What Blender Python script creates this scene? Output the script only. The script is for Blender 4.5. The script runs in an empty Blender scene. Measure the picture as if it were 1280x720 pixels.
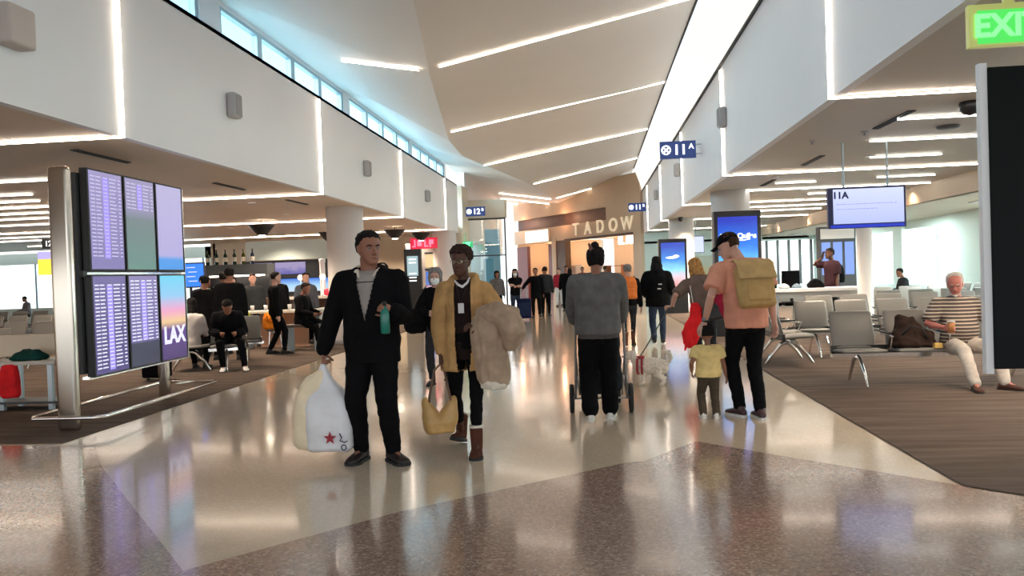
import bpy, bmesh, math, random
from mathutils import Vector, Matrix, Quaternion, noise
random.seed(7)
S = bpy.context.scene
COL = S.collection
V = Vector
# ------------------------------------------------------------------ camera
YAW, PITCH, ROLL = math.radians(5.75), math.radians(-1.0), math.radians(2.0)
cd = bpy.data.cameras.new('camera'); cam = bpy.data.objects.new('camera', cd); COL.objects.link(cam)
cd.sensor_width = 36; cd.lens = 36 * 1000 / 1280; cd.clip_end = 400
fw = V((-math.sin(YAW) * math.cos(PITCH), math.cos(YAW) * math.cos(PITCH), math.sin(PITCH)))
r0 = V((math.cos(YAW), math.sin(YAW), 0)); u0 = r0.cross(fw)
rt = r0 * math.cos(ROLL) - u0 * math.sin(ROLL); up = r0 * math.sin(ROLL) + u0 * math.cos(ROLL)
M = Matrix((rt, up, -fw)).transposed().to_4x4(); M.translation = V((0, 0, 1.5)); cam.matrix_world = M
S.camera = cam
# ------------------------------------------------------------------ world and exposure
S.view_settings.view_transform = 'Standard'; S.view_settings.look = 'None'
S.view_settings.gamma = 1; S.view_settings.exposure = 0.74; S.view_settings.use_curve_mapping = False
W = bpy.data.worlds.new('sky'); S.world = W; W.use_nodes = True
nt = W.node_tree; nt.nodes.clear()
tc = nt.nodes.new('ShaderNodeTexCoord'); sp = nt.nodes.new('ShaderNodeSeparateXYZ')
rp = nt.nodes.new('ShaderNodeValToRGB'); bg = nt.nodes.new('ShaderNodeBackground'); wo = nt.nodes.new('ShaderNodeOutputWorld')
nt.links.new(tc.outputs['Generated'], sp.inputs[0]); nt.links.new(sp.outputs['Z'], rp.inputs[0])
rp.color_ramp.elements[0].position = 0.12; rp.color_ramp.elements[0].color = (1, 1, 1, 1)
rp.color_ramp.elements[1].position = 0.45; rp.color_ramp.elements[1].color = (0.30, 0.62, 0.85, 1)
nt.links.new(rp.outputs[0], bg.inputs[0]); bg.inputs[1].default_value = 1.25
nt.links.new(bg.outputs[0], wo.inputs[0])
def area(name, loc, size, power, color, target):
    d = bpy.data.lights.new(name, 'AREA'); d.shape = 'RECTANGLE'; d.size, d.size_y = size; d.energy = power; d.color = color
    o = bpy.data.objects.new(name, d); COL.objects.link(o); o.location = loc
    o.rotation_euler = (V(target) - V(loc)).to_track_quat('-Z', 'Y').to_euler(); return o
# daylight pushed in through the glazing (portals outside the panes)
area('daylight_right', (14.0, 22, 2.2), (22, 3), 1500, (.85, 1, .97), (6, 22, 1))
area('daylight_left', (-24, 42, 2.4), (20, 3), 1400, (.85, .97, 1), (-22, 30, 1))
area('daylight_clerestory', (-8.6, 20, 6.6), (26, 2.5), 1900, (.60, .86, 1), (-1, 20, 5.0))
# ------------------------------------------------------------------ materials
def mat(name, col, rough=.6, metal=0, emit=None, es=1, spec=.5, nscale=0, namt=.15, bump=0, bscale=60, trans=0, stretch=None):
    m = bpy.data.materials.new(name); m.use_nodes = True; n = m.node_tree; b = n.nodes['Principled BSDF']
    b.inputs['Base Color'].default_value = (*col, 1); b.inputs['Roughness'].default_value = rough
    b.inputs['Metallic'].default_value = metal; b.inputs['Specular IOR Level'].default_value = spec
    if trans: b.inputs['Transmission Weight'].default_value = trans
    if emit is not None:
        b.inputs['Emission Color'].default_value = (*emit, 1); b.inputs['Emission Strength'].default_value = es
    if nscale or bump:
        t = n.nodes.new('ShaderNodeTexCoord'); mp = n.nodes.new('ShaderNodeMapping')
        n.links.new(t.outputs['Object'], mp.inputs[0])
        if stretch: mp.inputs['Scale'].default_value = stretch
    if nscale:
        x = n.nodes.new('ShaderNodeTexNoise'); x.inputs['Scale'].default_value = nscale; x.inputs['Detail'].default_value = 4
        n.links.new(mp.outputs[0], x.inputs[0])
        r = n.nodes.new('ShaderNodeValToRGB'); n.links.new(x.outputs[0], r.inputs[0])
        r.color_ramp.elements[0].position = .3; r.color_ramp.elements[1].position = .7
        r.color_ramp.elements[0].color = (*[c * (1 - namt) for c in col], 1); r.color_ramp.elements[1].color = (*[min(1, c * (1 + namt)) for c in col], 1)
        n.links.new(r.outputs[0], b.inputs['Base Color'])
    if bump:
        x = n.nodes.new('ShaderNodeTexNoise'); x.inputs['Scale'].default_value = bscale; n.links.new(mp.outputs[0], x.inputs[0])
        bp = n.nodes.new('ShaderNodeBump'); bp.inputs['Strength'].default_value = bump; bp.inputs['Distance'].default_value = .01
        n.links.new(x.outputs[0], bp.inputs['Height']); n.links.new(bp.outputs[0], b.inputs['Normal'])
    return m
def emi(name, col, s): return mat(name, (0.02, 0.02, 0.02), .5, emit=col, es=s)
def terrazzo(name, base, c1, c2, rough):
    m = bpy.data.materials.new(name); m.use_nodes = True; n = m.node_tree; b = n.nodes['Principled BSDF']; L = n.links.new
    t = n.nodes.new('ShaderNodeTexCoord')
    v = n.nodes.new('ShaderNodeTexVoronoi'); v.inputs['Scale'].default_value = 70; L(t.outputs['Object'], v.inputs[0])
    r = n.nodes.new('ShaderNodeValToRGB'); r.color_ramp.interpolation = 'CONSTANT'
    e = r.color_ramp.elements; e[0].position = 0; e[0].color = (*c1, 1); e[1].position = .3; e[1].color = (*base, 1)
    k = e.new(.72); k.color = (*c2, 1); k = e.new(.86); k.color = (*base, 1)
    s = n.nodes.new('ShaderNodeSeparateColor'); L(v.outputs['Color'], s.inputs[0]); L(s.outputs[0], r.inputs[0])
    x = n.nodes.new('ShaderNodeTexNoise'); x.inputs['Scale'].default_value = 1.3; L(t.outputs['Object'], x.inputs[0])
    h = n.nodes.new('ShaderNodeMapRange'); h.inputs['To Min'].default_value = .9; h.inputs['To Max'].default_value = 1.08; L(x.outputs[0], h.inputs[0])
    mx = n.nodes.new('ShaderNodeVectorMath'); mx.operation = 'SCALE'; L(r.outputs[0], mx.inputs[0]); L(h.outputs[0], mx.inputs['Scale'])
    L(mx.outputs[0], b.inputs['Base Color'])
    b.inputs['Roughness'].default_value = rough; b.inputs['Specular IOR Level'].default_value = .8; b.inputs['Coat Weight'].default_value = .35
    b.inputs['Coat Roughness'].default_value = .07
    return m
def glassmat(name, tint, gl=.12, rough=.02):
    m = bpy.data.materials.new(name); m.use_nodes = True; n = m.node_tree; n.nodes.clear(); L = n.links.new
    o = n.nodes.new('ShaderNodeOutputMaterial'); mx = n.nodes.new('ShaderNodeMixShader'); a = n.nodes.new('ShaderNodeBsdfTransparent'); g = n.nodes.new('ShaderNodeBsdfGlossy')
    a.inputs[0].default_value = (*tint, 1); g.inputs['Roughness'].default_value = rough; mx.inputs[0].default_value = gl
    L(a.outputs[0], mx.inputs[1]); L(g.outputs[0], mx.inputs[2]); L(mx.outputs[0], o.inputs[0]); return m
MT = dict(
    wall=mat('white_plaster', (.80, .79, .80), .55, nscale=.6, namt=.02),
    soffit=mat('soffit_board', (.72, .60, .49), .6, nscale=.5, namt=.04),
    vault=mat('vault_plaster', (.78, .76, .73), .6, nscale=.4, namt=.03),
    floor=terrazzo('pale_terrazzo', (.68, .56, .43), (.65, .53, .40), (.73, .62, .49), .13),
    floor_dark=terrazzo('brown_terrazzo', (.37, .25, .20), (.27, .18, .14), (.50, .38, .31), .15),
    floor_tan=terrazzo('tan_terrazzo', (.40, .245, .165), (.28, .17, .12), (.54, .39, .29), .15),
    carpet=mat('brown_carpet', (.125, .093, .076), .95, nscale=2.6, namt=.28, bump=.4, bscale=220, spec=.1, stretch=(.35, 2.6, 1)),
    led=emi('led_strip', (1, .82, .66), 14), led_cool=emi('cool_led', (1, .97, .9), 5), cove=emi('cove_glow', (1, .99, .92), .60),
    downlight=emi('downlight_glow', (1, .85, .65), 30),
    slot=mat('slot_black', (.02, .02, .02), .6), alu=mat('window_aluminium', (.42, .48, .52), .4, metal=.6),
    steel=mat('brushed_steel', (.62, .57, .50), .22, metal=1), chrome=mat('chrome', (.8, .78, .75), .12, metal=1),
    black=mat('black_metal', (.012, .013, .015), .4), darkgrey=mat('dark_grey', (.05, .055, .06), .5),
    speaker=mat('speaker_grey', (.42, .40, .40), .6), cream=mat('cream_panel', (.70, .60, .47), .5, nscale=1, namt=.04),
    glass=glassmat('clear_glass', (.95, 1, .99)), skyglass=glassmat('sky_glass', (.80, .95, 1), .08),
    seat=mat('grey_vinyl', (.20, .19, .175), .42, nscale=2, namt=.05), seatdark=mat('dark_vinyl', (.035, .033, .032), .5),
    column=mat('column_white', (.72, .68, .66), .5), teal=mat('pale_teal_wall', (.66, .80, .77), .6),
    navy=mat('navy_sign', (.012, .03, .12), .4, emit=(.012, .03, .12), es=.6), white_glow=emi('sign_white', (1, 1, 1), 1.3),
    wood=mat('fascia_wood', (.50, .33, .20), .5, nscale=2, namt=.08, stretch=(1, 1, 6)), darkwood=mat('dark_wood', (.09, .045, .028), .5, nscale=3, namt=.2),
    table=mat('table_top', (.62, .58, .52), .35), tabledark=mat('table_dark', (.10, .08, .07), .4),
)
# ------------------------------------------------------------------ mesh helpers
class MB:
    def __init__(s): s.b = bmesh.new()
    def box(s, c, d, rz=0, rx=0, ry=0, bev=0):
        g = bmesh.ops.create_cube(s.b, size=1); vs = g['verts']
        m = Matrix.Translation(c) @ Matrix.Rotation(rz, 4, 'Z') @ Matrix.Rotation(ry, 4, 'Y') @ Matrix.Rotation(rx, 4, 'X') @ Matrix.Diagonal((*d, 1))
        bmesh.ops.transform(s.b, matrix=m, verts=vs)
        if bev:
            es = list({e for v in vs for e in v.link_edges})
            bmesh.ops.bevel(s.b, geom=es, offset=bev, segments=3, affect='EDGES', profile=.5)
        return s
    def quad(s, *ps):
        s.b.faces.new([s.b.verts.new(p) for p in ps]); return s
    def cyl(s, a, b, r, r2=None, n=16):
        return s.tube([a, b], [r, r if r2 is None else r2], n, flat=True)
    def sphere(s, c, r, n=12, sc=(1, 1, 1)):
        g = bmesh.ops.create_uvsphere(s.b, u_segments=n, v_segments=max(6, n * 2 // 3), radius=1)
        if not hasattr(r, '__len__'): r = (r * sc[0], r * sc[1], r * sc[2])
        bmesh.ops.transform(s.b, matrix=Matrix.Translation(c) @ Matrix.Diagonal((*r, 1)), verts=g['verts']); return s
    def rings(s, rs, cap=True):
        vr = [[s.b.verts.new(p) for p in r] for r in rs]
        for a, b in zip(vr, vr[1:]):
            n = len(a)
            for i in range(n): s.b.faces.new((a[i], a[(i + 1) % n], b[(i + 1) % n], b[i]))
        if cap: s.b.faces.new(vr[0][::-1]); s.b.faces.new(vr[-1])
        return s
    def tube(s, pts, rad, n=12, flat=False, asp=1.0, side=None):
        pts = [V(p) for p in pts]
        if not hasattr(rad, '__len__'): rad = [rad] * len(pts)
        if not flat:   # rounded ends
            d0 = (pts[0] - pts[1]).normalized(); d1 = (pts[-1] - pts[-2]).normalized()
            pts = [pts[0] + d0 * rad[0] * .85, pts[0] + d0 * rad[0] * .5] + pts + [pts[-1] + d1 * rad[-1] * .5, pts[-1] + d1 * rad[-1] * .85]
            rad = [rad[0] * .45, rad[0] * .85] + list(rad) + [rad[-1] * .85, rad[-1] * .45]
        T = []
        for i in range(len(pts)):
            a = pts[max(i - 1, 0)]; b = pts[min(i + 1, len(pts) - 1)]; T.append((b - a).normalized())
        u = V(side) if side is not None else (V((1, 0, 0)) if abs(T[0].x) < .8 else V((0, 1, 0)))
        rs = []
        for p, t, r in zip(pts, T, rad):
            u = (u - t * u.dot(t)).normalized(); w = t.cross(u)
            rs.append([p + u * math.cos(k * 2 * math.pi / n) * r + w * math.sin(k * 2 * math.pi / n) * r * asp for k in range(n)])
        return s.rings(rs)
    def lathe(s, c, prof, n=20):
        c = V(c); rs = [[c + V((math.cos(k * 2 * math.pi / n) * max(r, .0005), math.sin(k * 2 * math.pi / n) * max(r, .0005), z)) for k in range(n)] for r, z in prof]
        return s.rings(rs)
    def build(s, name, m=None, parent=None, smooth=False, loc=None, rz=0):
        bmesh.ops.recalc_face_normals(s.b, faces=s.b.faces)
        me = bpy.data.meshes.new(name); s.b.to_mesh(me); s.b.free()
        if smooth:
            for p in me.polygons: p.use_smooth = True
        o = bpy.data.objects.new(name, me); COL.objects.link(o)
        if m is not None:
            for k in (m if isinstance(m, list) else [m]): me.materials.append(k)
        if parent: o.parent = parent
        if loc is not None: o.location = loc
        if rz: o.rotation_euler.z = rz
        return o
def tag(o, label=None, cat=None, group=None, kind=None):
    if label: o['label'] = label
    if cat: o['category'] = cat
    if group: o['group'] = group
    if kind: o['kind'] = kind
    return o
def empty(name, loc=(0, 0, 0), rz=0):
    o = bpy.data.objects.new(name, None); COL.objects.link(o); o.location = loc; o.rotation_euler.z = rz; o.empty_display_size = .1; return o
def struct(name, mb, m, parent=None, label=None):
    o = mb.build(name, m, parent)
    if not parent: o['kind'] = 'structure'
    if label: o['label'] = label
    return o
def copy_tree(o, parent=None):
    c = o.copy(); COL.objects.link(c)
    if parent: c.parent = parent
    for ch in [x for x in KIDS.get(o.name, [])]: copy_tree(ch, c)
    return c
KIDS = {}
def index_kids(o):
    ks = [x for x in COL.objects if x.parent == o]; KIDS[o.name] = ks
    for k in ks: index_kids(k)
def text(body, size, name, m, parent, loc, normal, upv=(0, 0, 1), depth=.004, align='CENTER', bold=0):
    c = bpy.data.curves.new(name, 'FONT'); c.body = body; c.size = size; c.extrude = depth; c.align_x = align; c.align_y = 'CENTER'; c.offset = bold
    t = bpy.data.objects.new('tmp', c); COL.objects.link(t)
    me = bpy.data.meshes.new_from_object(t.evaluated_get(bpy.context.evaluated_depsgraph_get())); bpy.data.objects.remove(t)
    me.name = name; o = bpy.data.objects.new(name, me); COL.objects.link(o); me.materials.clear(); me.materials.append(m)
    z = V(normal).normalized(); x = V(upv).cross(z).normalized(); y = z.cross(x)
    R = Matrix((x, y, z)).transposed().to_4x4(); R.translation = V(loc); o.matrix_local = R
    if parent: o.parent = parent
    return o
# ------------------------------------------------------------------ the room
HS = 3.2            # soffit height
YS = [8.45, 15.05, 21.65, 28.25, 34.85]   # the wrapped light strips
XL, XR = -5.15, 2.48
m = MB()
m.box((0, 20, -.05), (14, 64, .1)); struct('floor', m, MT['floor'], label='polished pale terrazzo concourse floor')
def inset(name, poly, mm, z=.003, label=None):
    m = MB(); m.b.faces.new([m.b.verts.new((x, y, z)) for x, y in poly])
    return struct(name, m, mm, label=label)
inset('floor_brown_field', [(-2.17, 4.0), (-1.28, 5.0), (.2, 6.24), (.36, 6.30), (.84, 7.0), (1.5, 6.35), (2.39, 5.51), (2.9, 5.02), (6.5, 4.2), (6.5, -6), (-2.5, -6)], MT['floor_dark'], label='brown speckled terrazzo field')
inset('floor_tan_field', [(-6.95, 7.3), (-4.75, 7.15), (-4.24, 6.42), (-2.19, 3.98), (-2.55, -6), (-6.95, -6)], MT['floor_tan'], label='tan terrazzo field')
m = MB(); m.box((-20, 26, .003), (29.6, 37.4, .012)); struct('floor_carpet_left', m, MT['carpet'])
m = MB(); m.b.faces.new([m.b.verts.new(p) for p in ((2.38, 5.5, .009), (2.95, 5.0, .009), (16, 4.4, .009), (16, 52, .009), (2.38, 37.8, .009))]); struct('floor_carpet_right', m, MT['carpet'])
m = MB(); m.box((-19, 0, -.06), (24, 16, .1)); struct('floor_left', m, MT['floor_tan'])
m = MB(); m.box((11.5, 20, -.06), (9, 64, .1)); struct('floor_right', m, MT['floor'])
# soffits and their fascia walls
m = MB(); m.box((XL - 15 - .1, 13.0, HS + .15), (30, 38, .3)); struct('ceiling_left', m, MT['soffit'])
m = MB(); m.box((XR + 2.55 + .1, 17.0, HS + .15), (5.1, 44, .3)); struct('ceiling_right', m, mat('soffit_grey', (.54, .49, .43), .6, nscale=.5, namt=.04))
m = MB(); m.box((XL - .05, 12.5, 4.13), (.1, 37, 1.9)); m.box((XL - .3, 12.5, 5.05), (.6, 37, .06)); struct('wall_left', m, MT['wall'])
m = MB(); m.box((XR + .05, 17.0, 4.18), (.1, 44, 2.0)); struct('wall_right', m, MT['wall'])
# vaulted ceiling: valley fold zigzags between two facets
VY = [(-.4, -6, 5.6), (-.9, 0, 5.55), (-2.42, 11.35, 5.48), (-3.1, 16, 5.45), (-4.0, 23, 5.43), (-4.1, 26, 5.42), (-2.7, 33.8, 5.38), (-1.75, 42, 5.33), (-1.75, 54, 5.33)]
edgeR = lambda y: 6.5 if y < 20 else 6.5 - (y - 20) * .012
m = MB()
for (x0, y0, z0), (x1, y1, z1) in zip(VY, VY[1:]):
    a0, a1 = m.b.verts.new((2.12, y0, edgeR(y0))), m.b.verts.new((2.12, y1, edgeR(y1)))
    v0, v1 = m.b.verts.new((x0, y0, z0)), m.b.verts.new((x1, y1, z1))
    l0, l1 = m.b.verts.new((-5.72, y0, 5.95)), m.b.verts.new((-5.72, y1, 5.95))
    m.b.faces.new((v0, a0, a1, v1)); m.b.faces.new((l0, v0, v1, l1))
bmesh.ops.remove_doubles(m.b, verts=m.b.verts, dist=.001)
g = bmesh.ops.extrude_face_region(m.b, geom=list(m.b.faces))
bmesh.ops.translate(m.b, vec=(0, 0, .15), verts=[v for v in g['geom'] if isinstance(v, bmesh.types.BMVert)])
struct('ceiling', m, MT['vault'])
def ceil_z(x, y):
    for (x0, y0, z0), (x1, y1, z1) in zip(VY, VY[1:]):
        if y0 <= y <= y1:
            t = (y - y0) / (y1 - y0); vx = x0 + (x1 - x0) * t; vz = z0 + (z1 - z0) * t
            return vz + (edgeR(y) - vz) * (x - vx) / (2.12 - vx) if x > vx else vz + (5.95 - vz) * (vx - x) / (vx + 5.72)
# glowing cove along the right edge, with black shadow gaps
m = MB(); m.b.faces.new([m.b.verts.new(p) for p in ((2.47, -6, 5.17), (2.47, 39, 5.17), (2.13, 39, 6.27), (2.13, -6, 6.52))]); struct('wall_cove', m, MT['cove'], label='luminous frosted cove panel')
m = MB(); m.box((2.46, 16.5, 5.18), (.05, 45, .04)); struct('trim_1', m, MT['slot'])
m = MB(); m.tube([(2.11, -6, 6.50), (2.11, 20, 6.48), (2.11, 38, 6.26)], .025, 6, flat=True); struct('trim_2', m, MT['slot'])
m = MB(); m.box((2.9, 16.5, 5.9), (.6, 45, 1.6)); struct('wall_right_upper', m, MT['wall'])
# clerestory: panes of four between piers
m = MB(); m.box((-5.72, 12.5, 5.0), (.12, 37, .12)); m.box((-5.72, 12.5, 5.93), (.12, 37, .12))
wins = []; y = 5.0; k = 0
groups = [(4.6, 11.4), (12.05, 18.3), (18.75, 25.1), (25.45, 31.0)]
for a, b in groups:
    n = 4; w = (b - a) / n
    for i in range(n): wins.append((a + i * w, a + (i + 1) * w))
for (a, b), (c, d) in zip(groups, groups[1:] + [(31.4, 32)]): m.box((-5.72, (b + c) / 2, 5.45), (.16, c - b, .95))
m.box((-5.72, -.7, 5.45), (.16, 10.6, .95))
struct('wall_clerestory', m, MT['wall'])
for i, (a, b) in enumerate(wins):
    w = empty('window_%d' % (i + 1), (-5.72, (a + b) / 2, 5.06)); w['kind'] = 'structure'; h = (b - a) / 2
    f = MB()
    for q in (-1, 1): f.box((0, q * (h - .05), .405), (.1, .1, .81)); f.box((0, 0, .405 + q * .375), (.1, 2 * h - .2, .06))
    f.build('window_frame', MT['alu'], w)
    f = MB(); f.box((-.02, 0, .405), (.012, 2 * h - .2, .69)); f.build('pane', MT['skyglass'], w)
# wrapped light strips ---------------------------------------------------------
def strip(name, pts, m_, label, group, w=.010):
    mb = MB(); pts = [V(p) for p in pts]; mb.tube(pts, w, 8, flat=True); o = mb.build(name, m_)
    return tag(o, label, 'light strip', group)
ordn = ['nearest', 'second', 'third', 'fourth', 'fifth', 'sixth', 'seventh', 'eighth', 'ninth', 'tenth', 'eleventh', 'twelfth', 'thirteenth', 'fourteenth', 'fifteenth', 'sixteenth', 'seventeenth', 'eighteenth']
for i, y in enumerate(YS):
    if y < 31: strip('light_strip', [(XL + .03, y, 5.0), (XL + .03, y, HS - .03), (XL - 16 if y > 9 else XL - 6, y, HS - .03)], MT['led'], f'warm light strip folding down left bulkhead onto the soffit, {ordn[i]} along the hall', 'left bulkhead light strips')
    strip('light_strip', [(XR - .03, y, 5.1), (XR - .03, y, HS - .03), (7.4, y, HS - .03)], MT['led'], f'warm light strip folding down right bulkhead onto the soffit, {ordn[i]} along the hall', 'right bulkhead light strips')
for i, y in enumerate([15.05, 21.65, 28.25, 34.85, 41.45]):
    x0 = [-2.75, -3.7, -3.7, -2.4, -1.7][i]
    strip('ceiling_light_strip', [(2.08, y, ceil_z(2.08, y) - .03), (x0, y, ceil_z(x0, y) - .03)], MT['led'], f'long ceiling light strip running to the right cove, {ordn[i]} from the camera', 'light strips on the vaulted ceiling')
for i, y in enumerate([8.4, 1.7, -4.0]):
    strip('ceiling_light_strip', [(2.08, y, ceil_z(2.08, y) - .03), (-1.9, y, ceil_z(-1.9, y) - .03)], MT['led'], ['long ceiling light strip just above the top picture edge', 'long ceiling light strip overhead of the camera', 'long ceiling light strip behind the camera'][i], 'light strips on the vaulted ceiling', .02)
for i, (y, x0, x1) in enumerate([(15.05, -4.65, -3.15), (41.6, -4.7, -2.0), (48.2, -4.8, -2.6), (45.0, -5.0, -2.3)]):
    strip('ceiling_light_strip', [(x0, y, ceil_z(x0, y) - .06), (x1, y, ceil_z(x1, y) - .06)], MT['led'], ['short light strip on the upper left ceiling facet by the clerestory', 'light strip left of the fold, nearest of the far three', 'light strip left of the fold, last before the shops', 'light strip left of the fold, middle of the far three'][i], 'short ceiling light strips')
i = 0
for y, x0, x1 in [(11.4, -8.1, -13), (13.0, -9.6, -15), (14.0, -10.2, -16), (16.2, -11.6, -18), (17.4, -12.4, -19), (19, -13, -20), (23.4, -14, -22), (25, -15, -23)]:
    strip('soffit_light_strip', [(x0, y, HS - .03), (x1, y, HS - .03)], MT['led_cool'], f'{ordn[i]} short cool light strip over the left waiting area, counted from the camera', 'cool light strips over the left waiting area', .013); i += 1
i = 0
for y, x0, x1 in [(9.9, 3.65, 7.2), (11.6, 3.9, 7.2), (13.4, 4.5, 5.6), (13.4, 6.2, 7.4), (16.6, 5.7, 6.8), (16.9, 3.8, 4.6), (18.3, 3.4, 7.4), (19.8, 5.2, 7.2), (23.5, 3.6, 6.8), (25.2, 4.2, 7.0)]:
    strip('soffit_light_strip', [(x0, y, HS - .03), (x1, y, HS - .03)], MT['led_cool'], f'{ordn[i]} short cool light strip over the right gate, counted from the camera', 'cool light strips over the right gate', .013); i += 1
# dark air slots, downlights, dome cameras
def slot(x, y, n, lab, g='air slots in the soffits'):
    mb = MB(); mb.box((x, y, HS - .004), (.09, n, .02)); mb.box((x, y, HS - .016), (.012, n - .02, .012)); tag(mb.build('air_slot', MT['slot']), lab, 'air vent', g)
for j, y in enumerate([10.1, 13.65, 17.0]): slot(3.67, y, 1.15, f'black linear air slot in the right soffit, {ordn[j]} from the camera')
for j, y in enumerate([9.75, 13.4, 16.6]): slot(-6.22, y, 1.15, f'black linear air slot in the left soffit, {ordn[j]} from the camera')
def downlight(x, y, lab, g):
    t = empty('downlight', (x, y, HS - .012)); tag(t, lab, 'ceiling light', g)
    mb = MB(); mb.lathe((0, 0, 0), [(.055, .012), (.075, .012), (.08, 0), (.07, -.006), (.055, -.002)], 16); mb.build('rim', MT['wall'], t)
    mb = MB(); mb.lathe((0, 0, .002), [(.001, 0), (.054, 0), (.054, .006)], 14); mb.build('lamp_glow', MT['downlight'], t)
    d = bpy.data.lights.new('downlight_lamp', 'SPOT'); d.energy = 260; d.color = (1, .80, .60); d.spot_size = 2.3; d.spot_blend = .8; d.shadow_soft_size = .06; o = bpy.data.objects.new('downlight_lamp', d); COL.objects.link(o); o.location = (x, y, HS - .05)
dl = [(-12.8, 12.0), (-9.3, 30.6), (-12.5, 30.6), (-7.0, 30.4), (-7.6, 12.8), (-8.9, 17.9), (-7.1, 16.3), (-10.9, 23.4), (-10.6, 26.1), (-9.0, 24.9), (-7.6, 19.5), (-8.6, 21.2), (-7.4, 23.0), (-12.5, 20.2), (-6.9, 26.5), (-14, 24.5), (-11.8, 17.2)]  # the three beside the far wall are added to brighten that wall
for j, (x, y) in enumerate(sorted(dl, key=lambda q: q[1])): downlight(x, y, f'small warm downlight in the left soffit by the bar, {ordn[j]} in distance from the camera', 'downlights over the bar')
dr = [(4.6, 7.6), (3.6, 16.0), (4.5, 13.4), (3.9, 19.6), (4.9, 19.0), (5.6, 21.4), (3.6, 24.0), (4.6, 25.5), (6.2, 24.6), (3.4, 27), (6.9, 9.9), (5.2, 27.5)]
for j, (x, y) in enumerate(sorted(dr, key=lambda q: q[1])): downlight(x, y, f'small bright downlight in the right gate soffit, {ordn[j]} in distance from the camera', 'downlights over the gate')
for x, y, r, lab in [(4.15, 9.2, .11, 'dark dome camera under the right soffit near the display'), (3.0, 27.2, .08, 'small dark dome camera under far right soffit')]:
    mb = MB(); mb.lathe((x, y, HS), [(r * .9, 0), (r, -.02), (r, -.05), (r * .9, -.09), (r * .6, -.13), (.005, -.15)], 18); tag(mb.build('dome_camera', MT['black'], smooth=True), lab, 'camera')
mb = MB(); mb.lathe((4.6, 10.8, HS), [(.14, 0), (.14, -.015), (.12, -.03), (.005, -.032)], 18); tag(mb.build('smoke_detector', MT['darkgrey'], smooth=True), 'flat round grey ceiling unit behind dome camera', 'detector')
for j, (x, y) in enumerate([(3.1, 11.5), (4.6, 9.7), (3.6, 10.9)]):
    mb = MB(); mb.lathe((x, y, HS), [(.045, 0), (.045, -.012), (.012, -.02), (.012, -.045), (.028, -.05), (.005, -.055)], 12); tag(mb.build('sprinkler_head', MT['speaker']), ['small sprinkler head on the soffit nearest the right bulkhead', 'small sprinkler head on the soffit close to the dome camera', 'small sprinkler head next to the long air slot'][j], 'sprinkler', 'sprinkler heads')
for j, y in enumerate((10.5, 15, 19.5, 24, 28.5, 33)):
    t = empty('fascia_lamp', (7.36, y, HS - .02)); tag(t, f'warm lamp grazing the beige fascia over the right gate, {ordn[j]} from the camera', 'ceiling light', 'lamps along the gate fascia')
    mb = MB(); mb.lathe((0, 0, -.03), [(.03, .05), (.05, .05), (.055, 0), (.045, -.005)], 12); mb.build('rim', MT['wall'], t); mb = MB(); mb.lathe((0, 0, -.02), [(.001, 0), (.03, 0), (.03, .006)], 12); mb.build('lamp_glow', MT['downlight'], t)
    d = bpy.data.lights.new('fascia_spot', 'SPOT'); d.energy = 40; d.color = (1, .55, .30); d.spot_size = 2.2; d.spot_blend = .7; d.shadow_soft_size = .03; o = bpy.data.objects.new('fascia_spot', d); COL.objects.link(o); o.location = (7.36, y, HS - .06)
for j, y in enumerate((13, 19, 25, 31, 36)):  # cool fill panels added to lift the teal walls of the bay
    t = empty('added_bay_light', (9.0, y, 2.79)); tag(t, f'added cool fill panel in the low window bay at right, {ordn[j]} from the camera', 'ceiling light', 'added fill panels in the window bay')
    mb = MB(); mb.box((0, 0, 0), (.5, 1.2, .03), bev=.004); mb.build('frame', MT['wall'], t)
    d = bpy.data.lights.new('bay_fill_lamp', 'AREA'); d.shape = 'RECTANGLE'; d.size = .45; d.size_y = 1.15; d.energy = 110; d.color = (.85, 1, .96); o = bpy.data.objects.new('bay_fill_lamp', d); COL.objects.link(o); o.location = (9.0, y, 2.765)
# wall speakers
def speaker(x, y, z, s, lab, k=1.0):
    t = empty('wall_speaker', (x, y, z)); tag(t, lab, 'speaker', 'bulkhead speakers')
    mb = MB(); mb.box((s * .07 * k, 0, 0), (.14 * k, .24 * k, .36 * k), bev=.035 * k); mb.build('cabinet', MT['speaker'], t, smooth=True)
    mb = MB(); mb.box((s * .143 * k, 0, 0), (.008, .18 * k, .30 * k)); mb.build('grille', mat('speaker_mesh', (.34, .32, .32), .8, bump=.5, bscale=300), t)
for j, (y, z) in enumerate([(11.2, 4.08), (18.1, 4.05), (24.9, 4.05)]): speaker(XL, y, z, 1, f'rounded grey speaker on the left bulkhead, {ordn[j]} from the camera, left of a light strip')
for j, (y, z) in enumerate([(14.75, 4.18), (22.4, 4.2), (29.6, 4.2)]): speaker(XR, y, z, -1, f'rounded grey speaker on the right bulkhead, {ordn[j]} from the camera')
mb = MB(); mb.box((XL + .09, 6.72, 3.86), (.18, .34, .36), bev=.03); tag(mb.build('wall_unit', mat('beige_box', (.50, .43, .39), .5), smooth=True), 'beige box on the left bulkhead at the upper left edge', 'wall unit')
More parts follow.
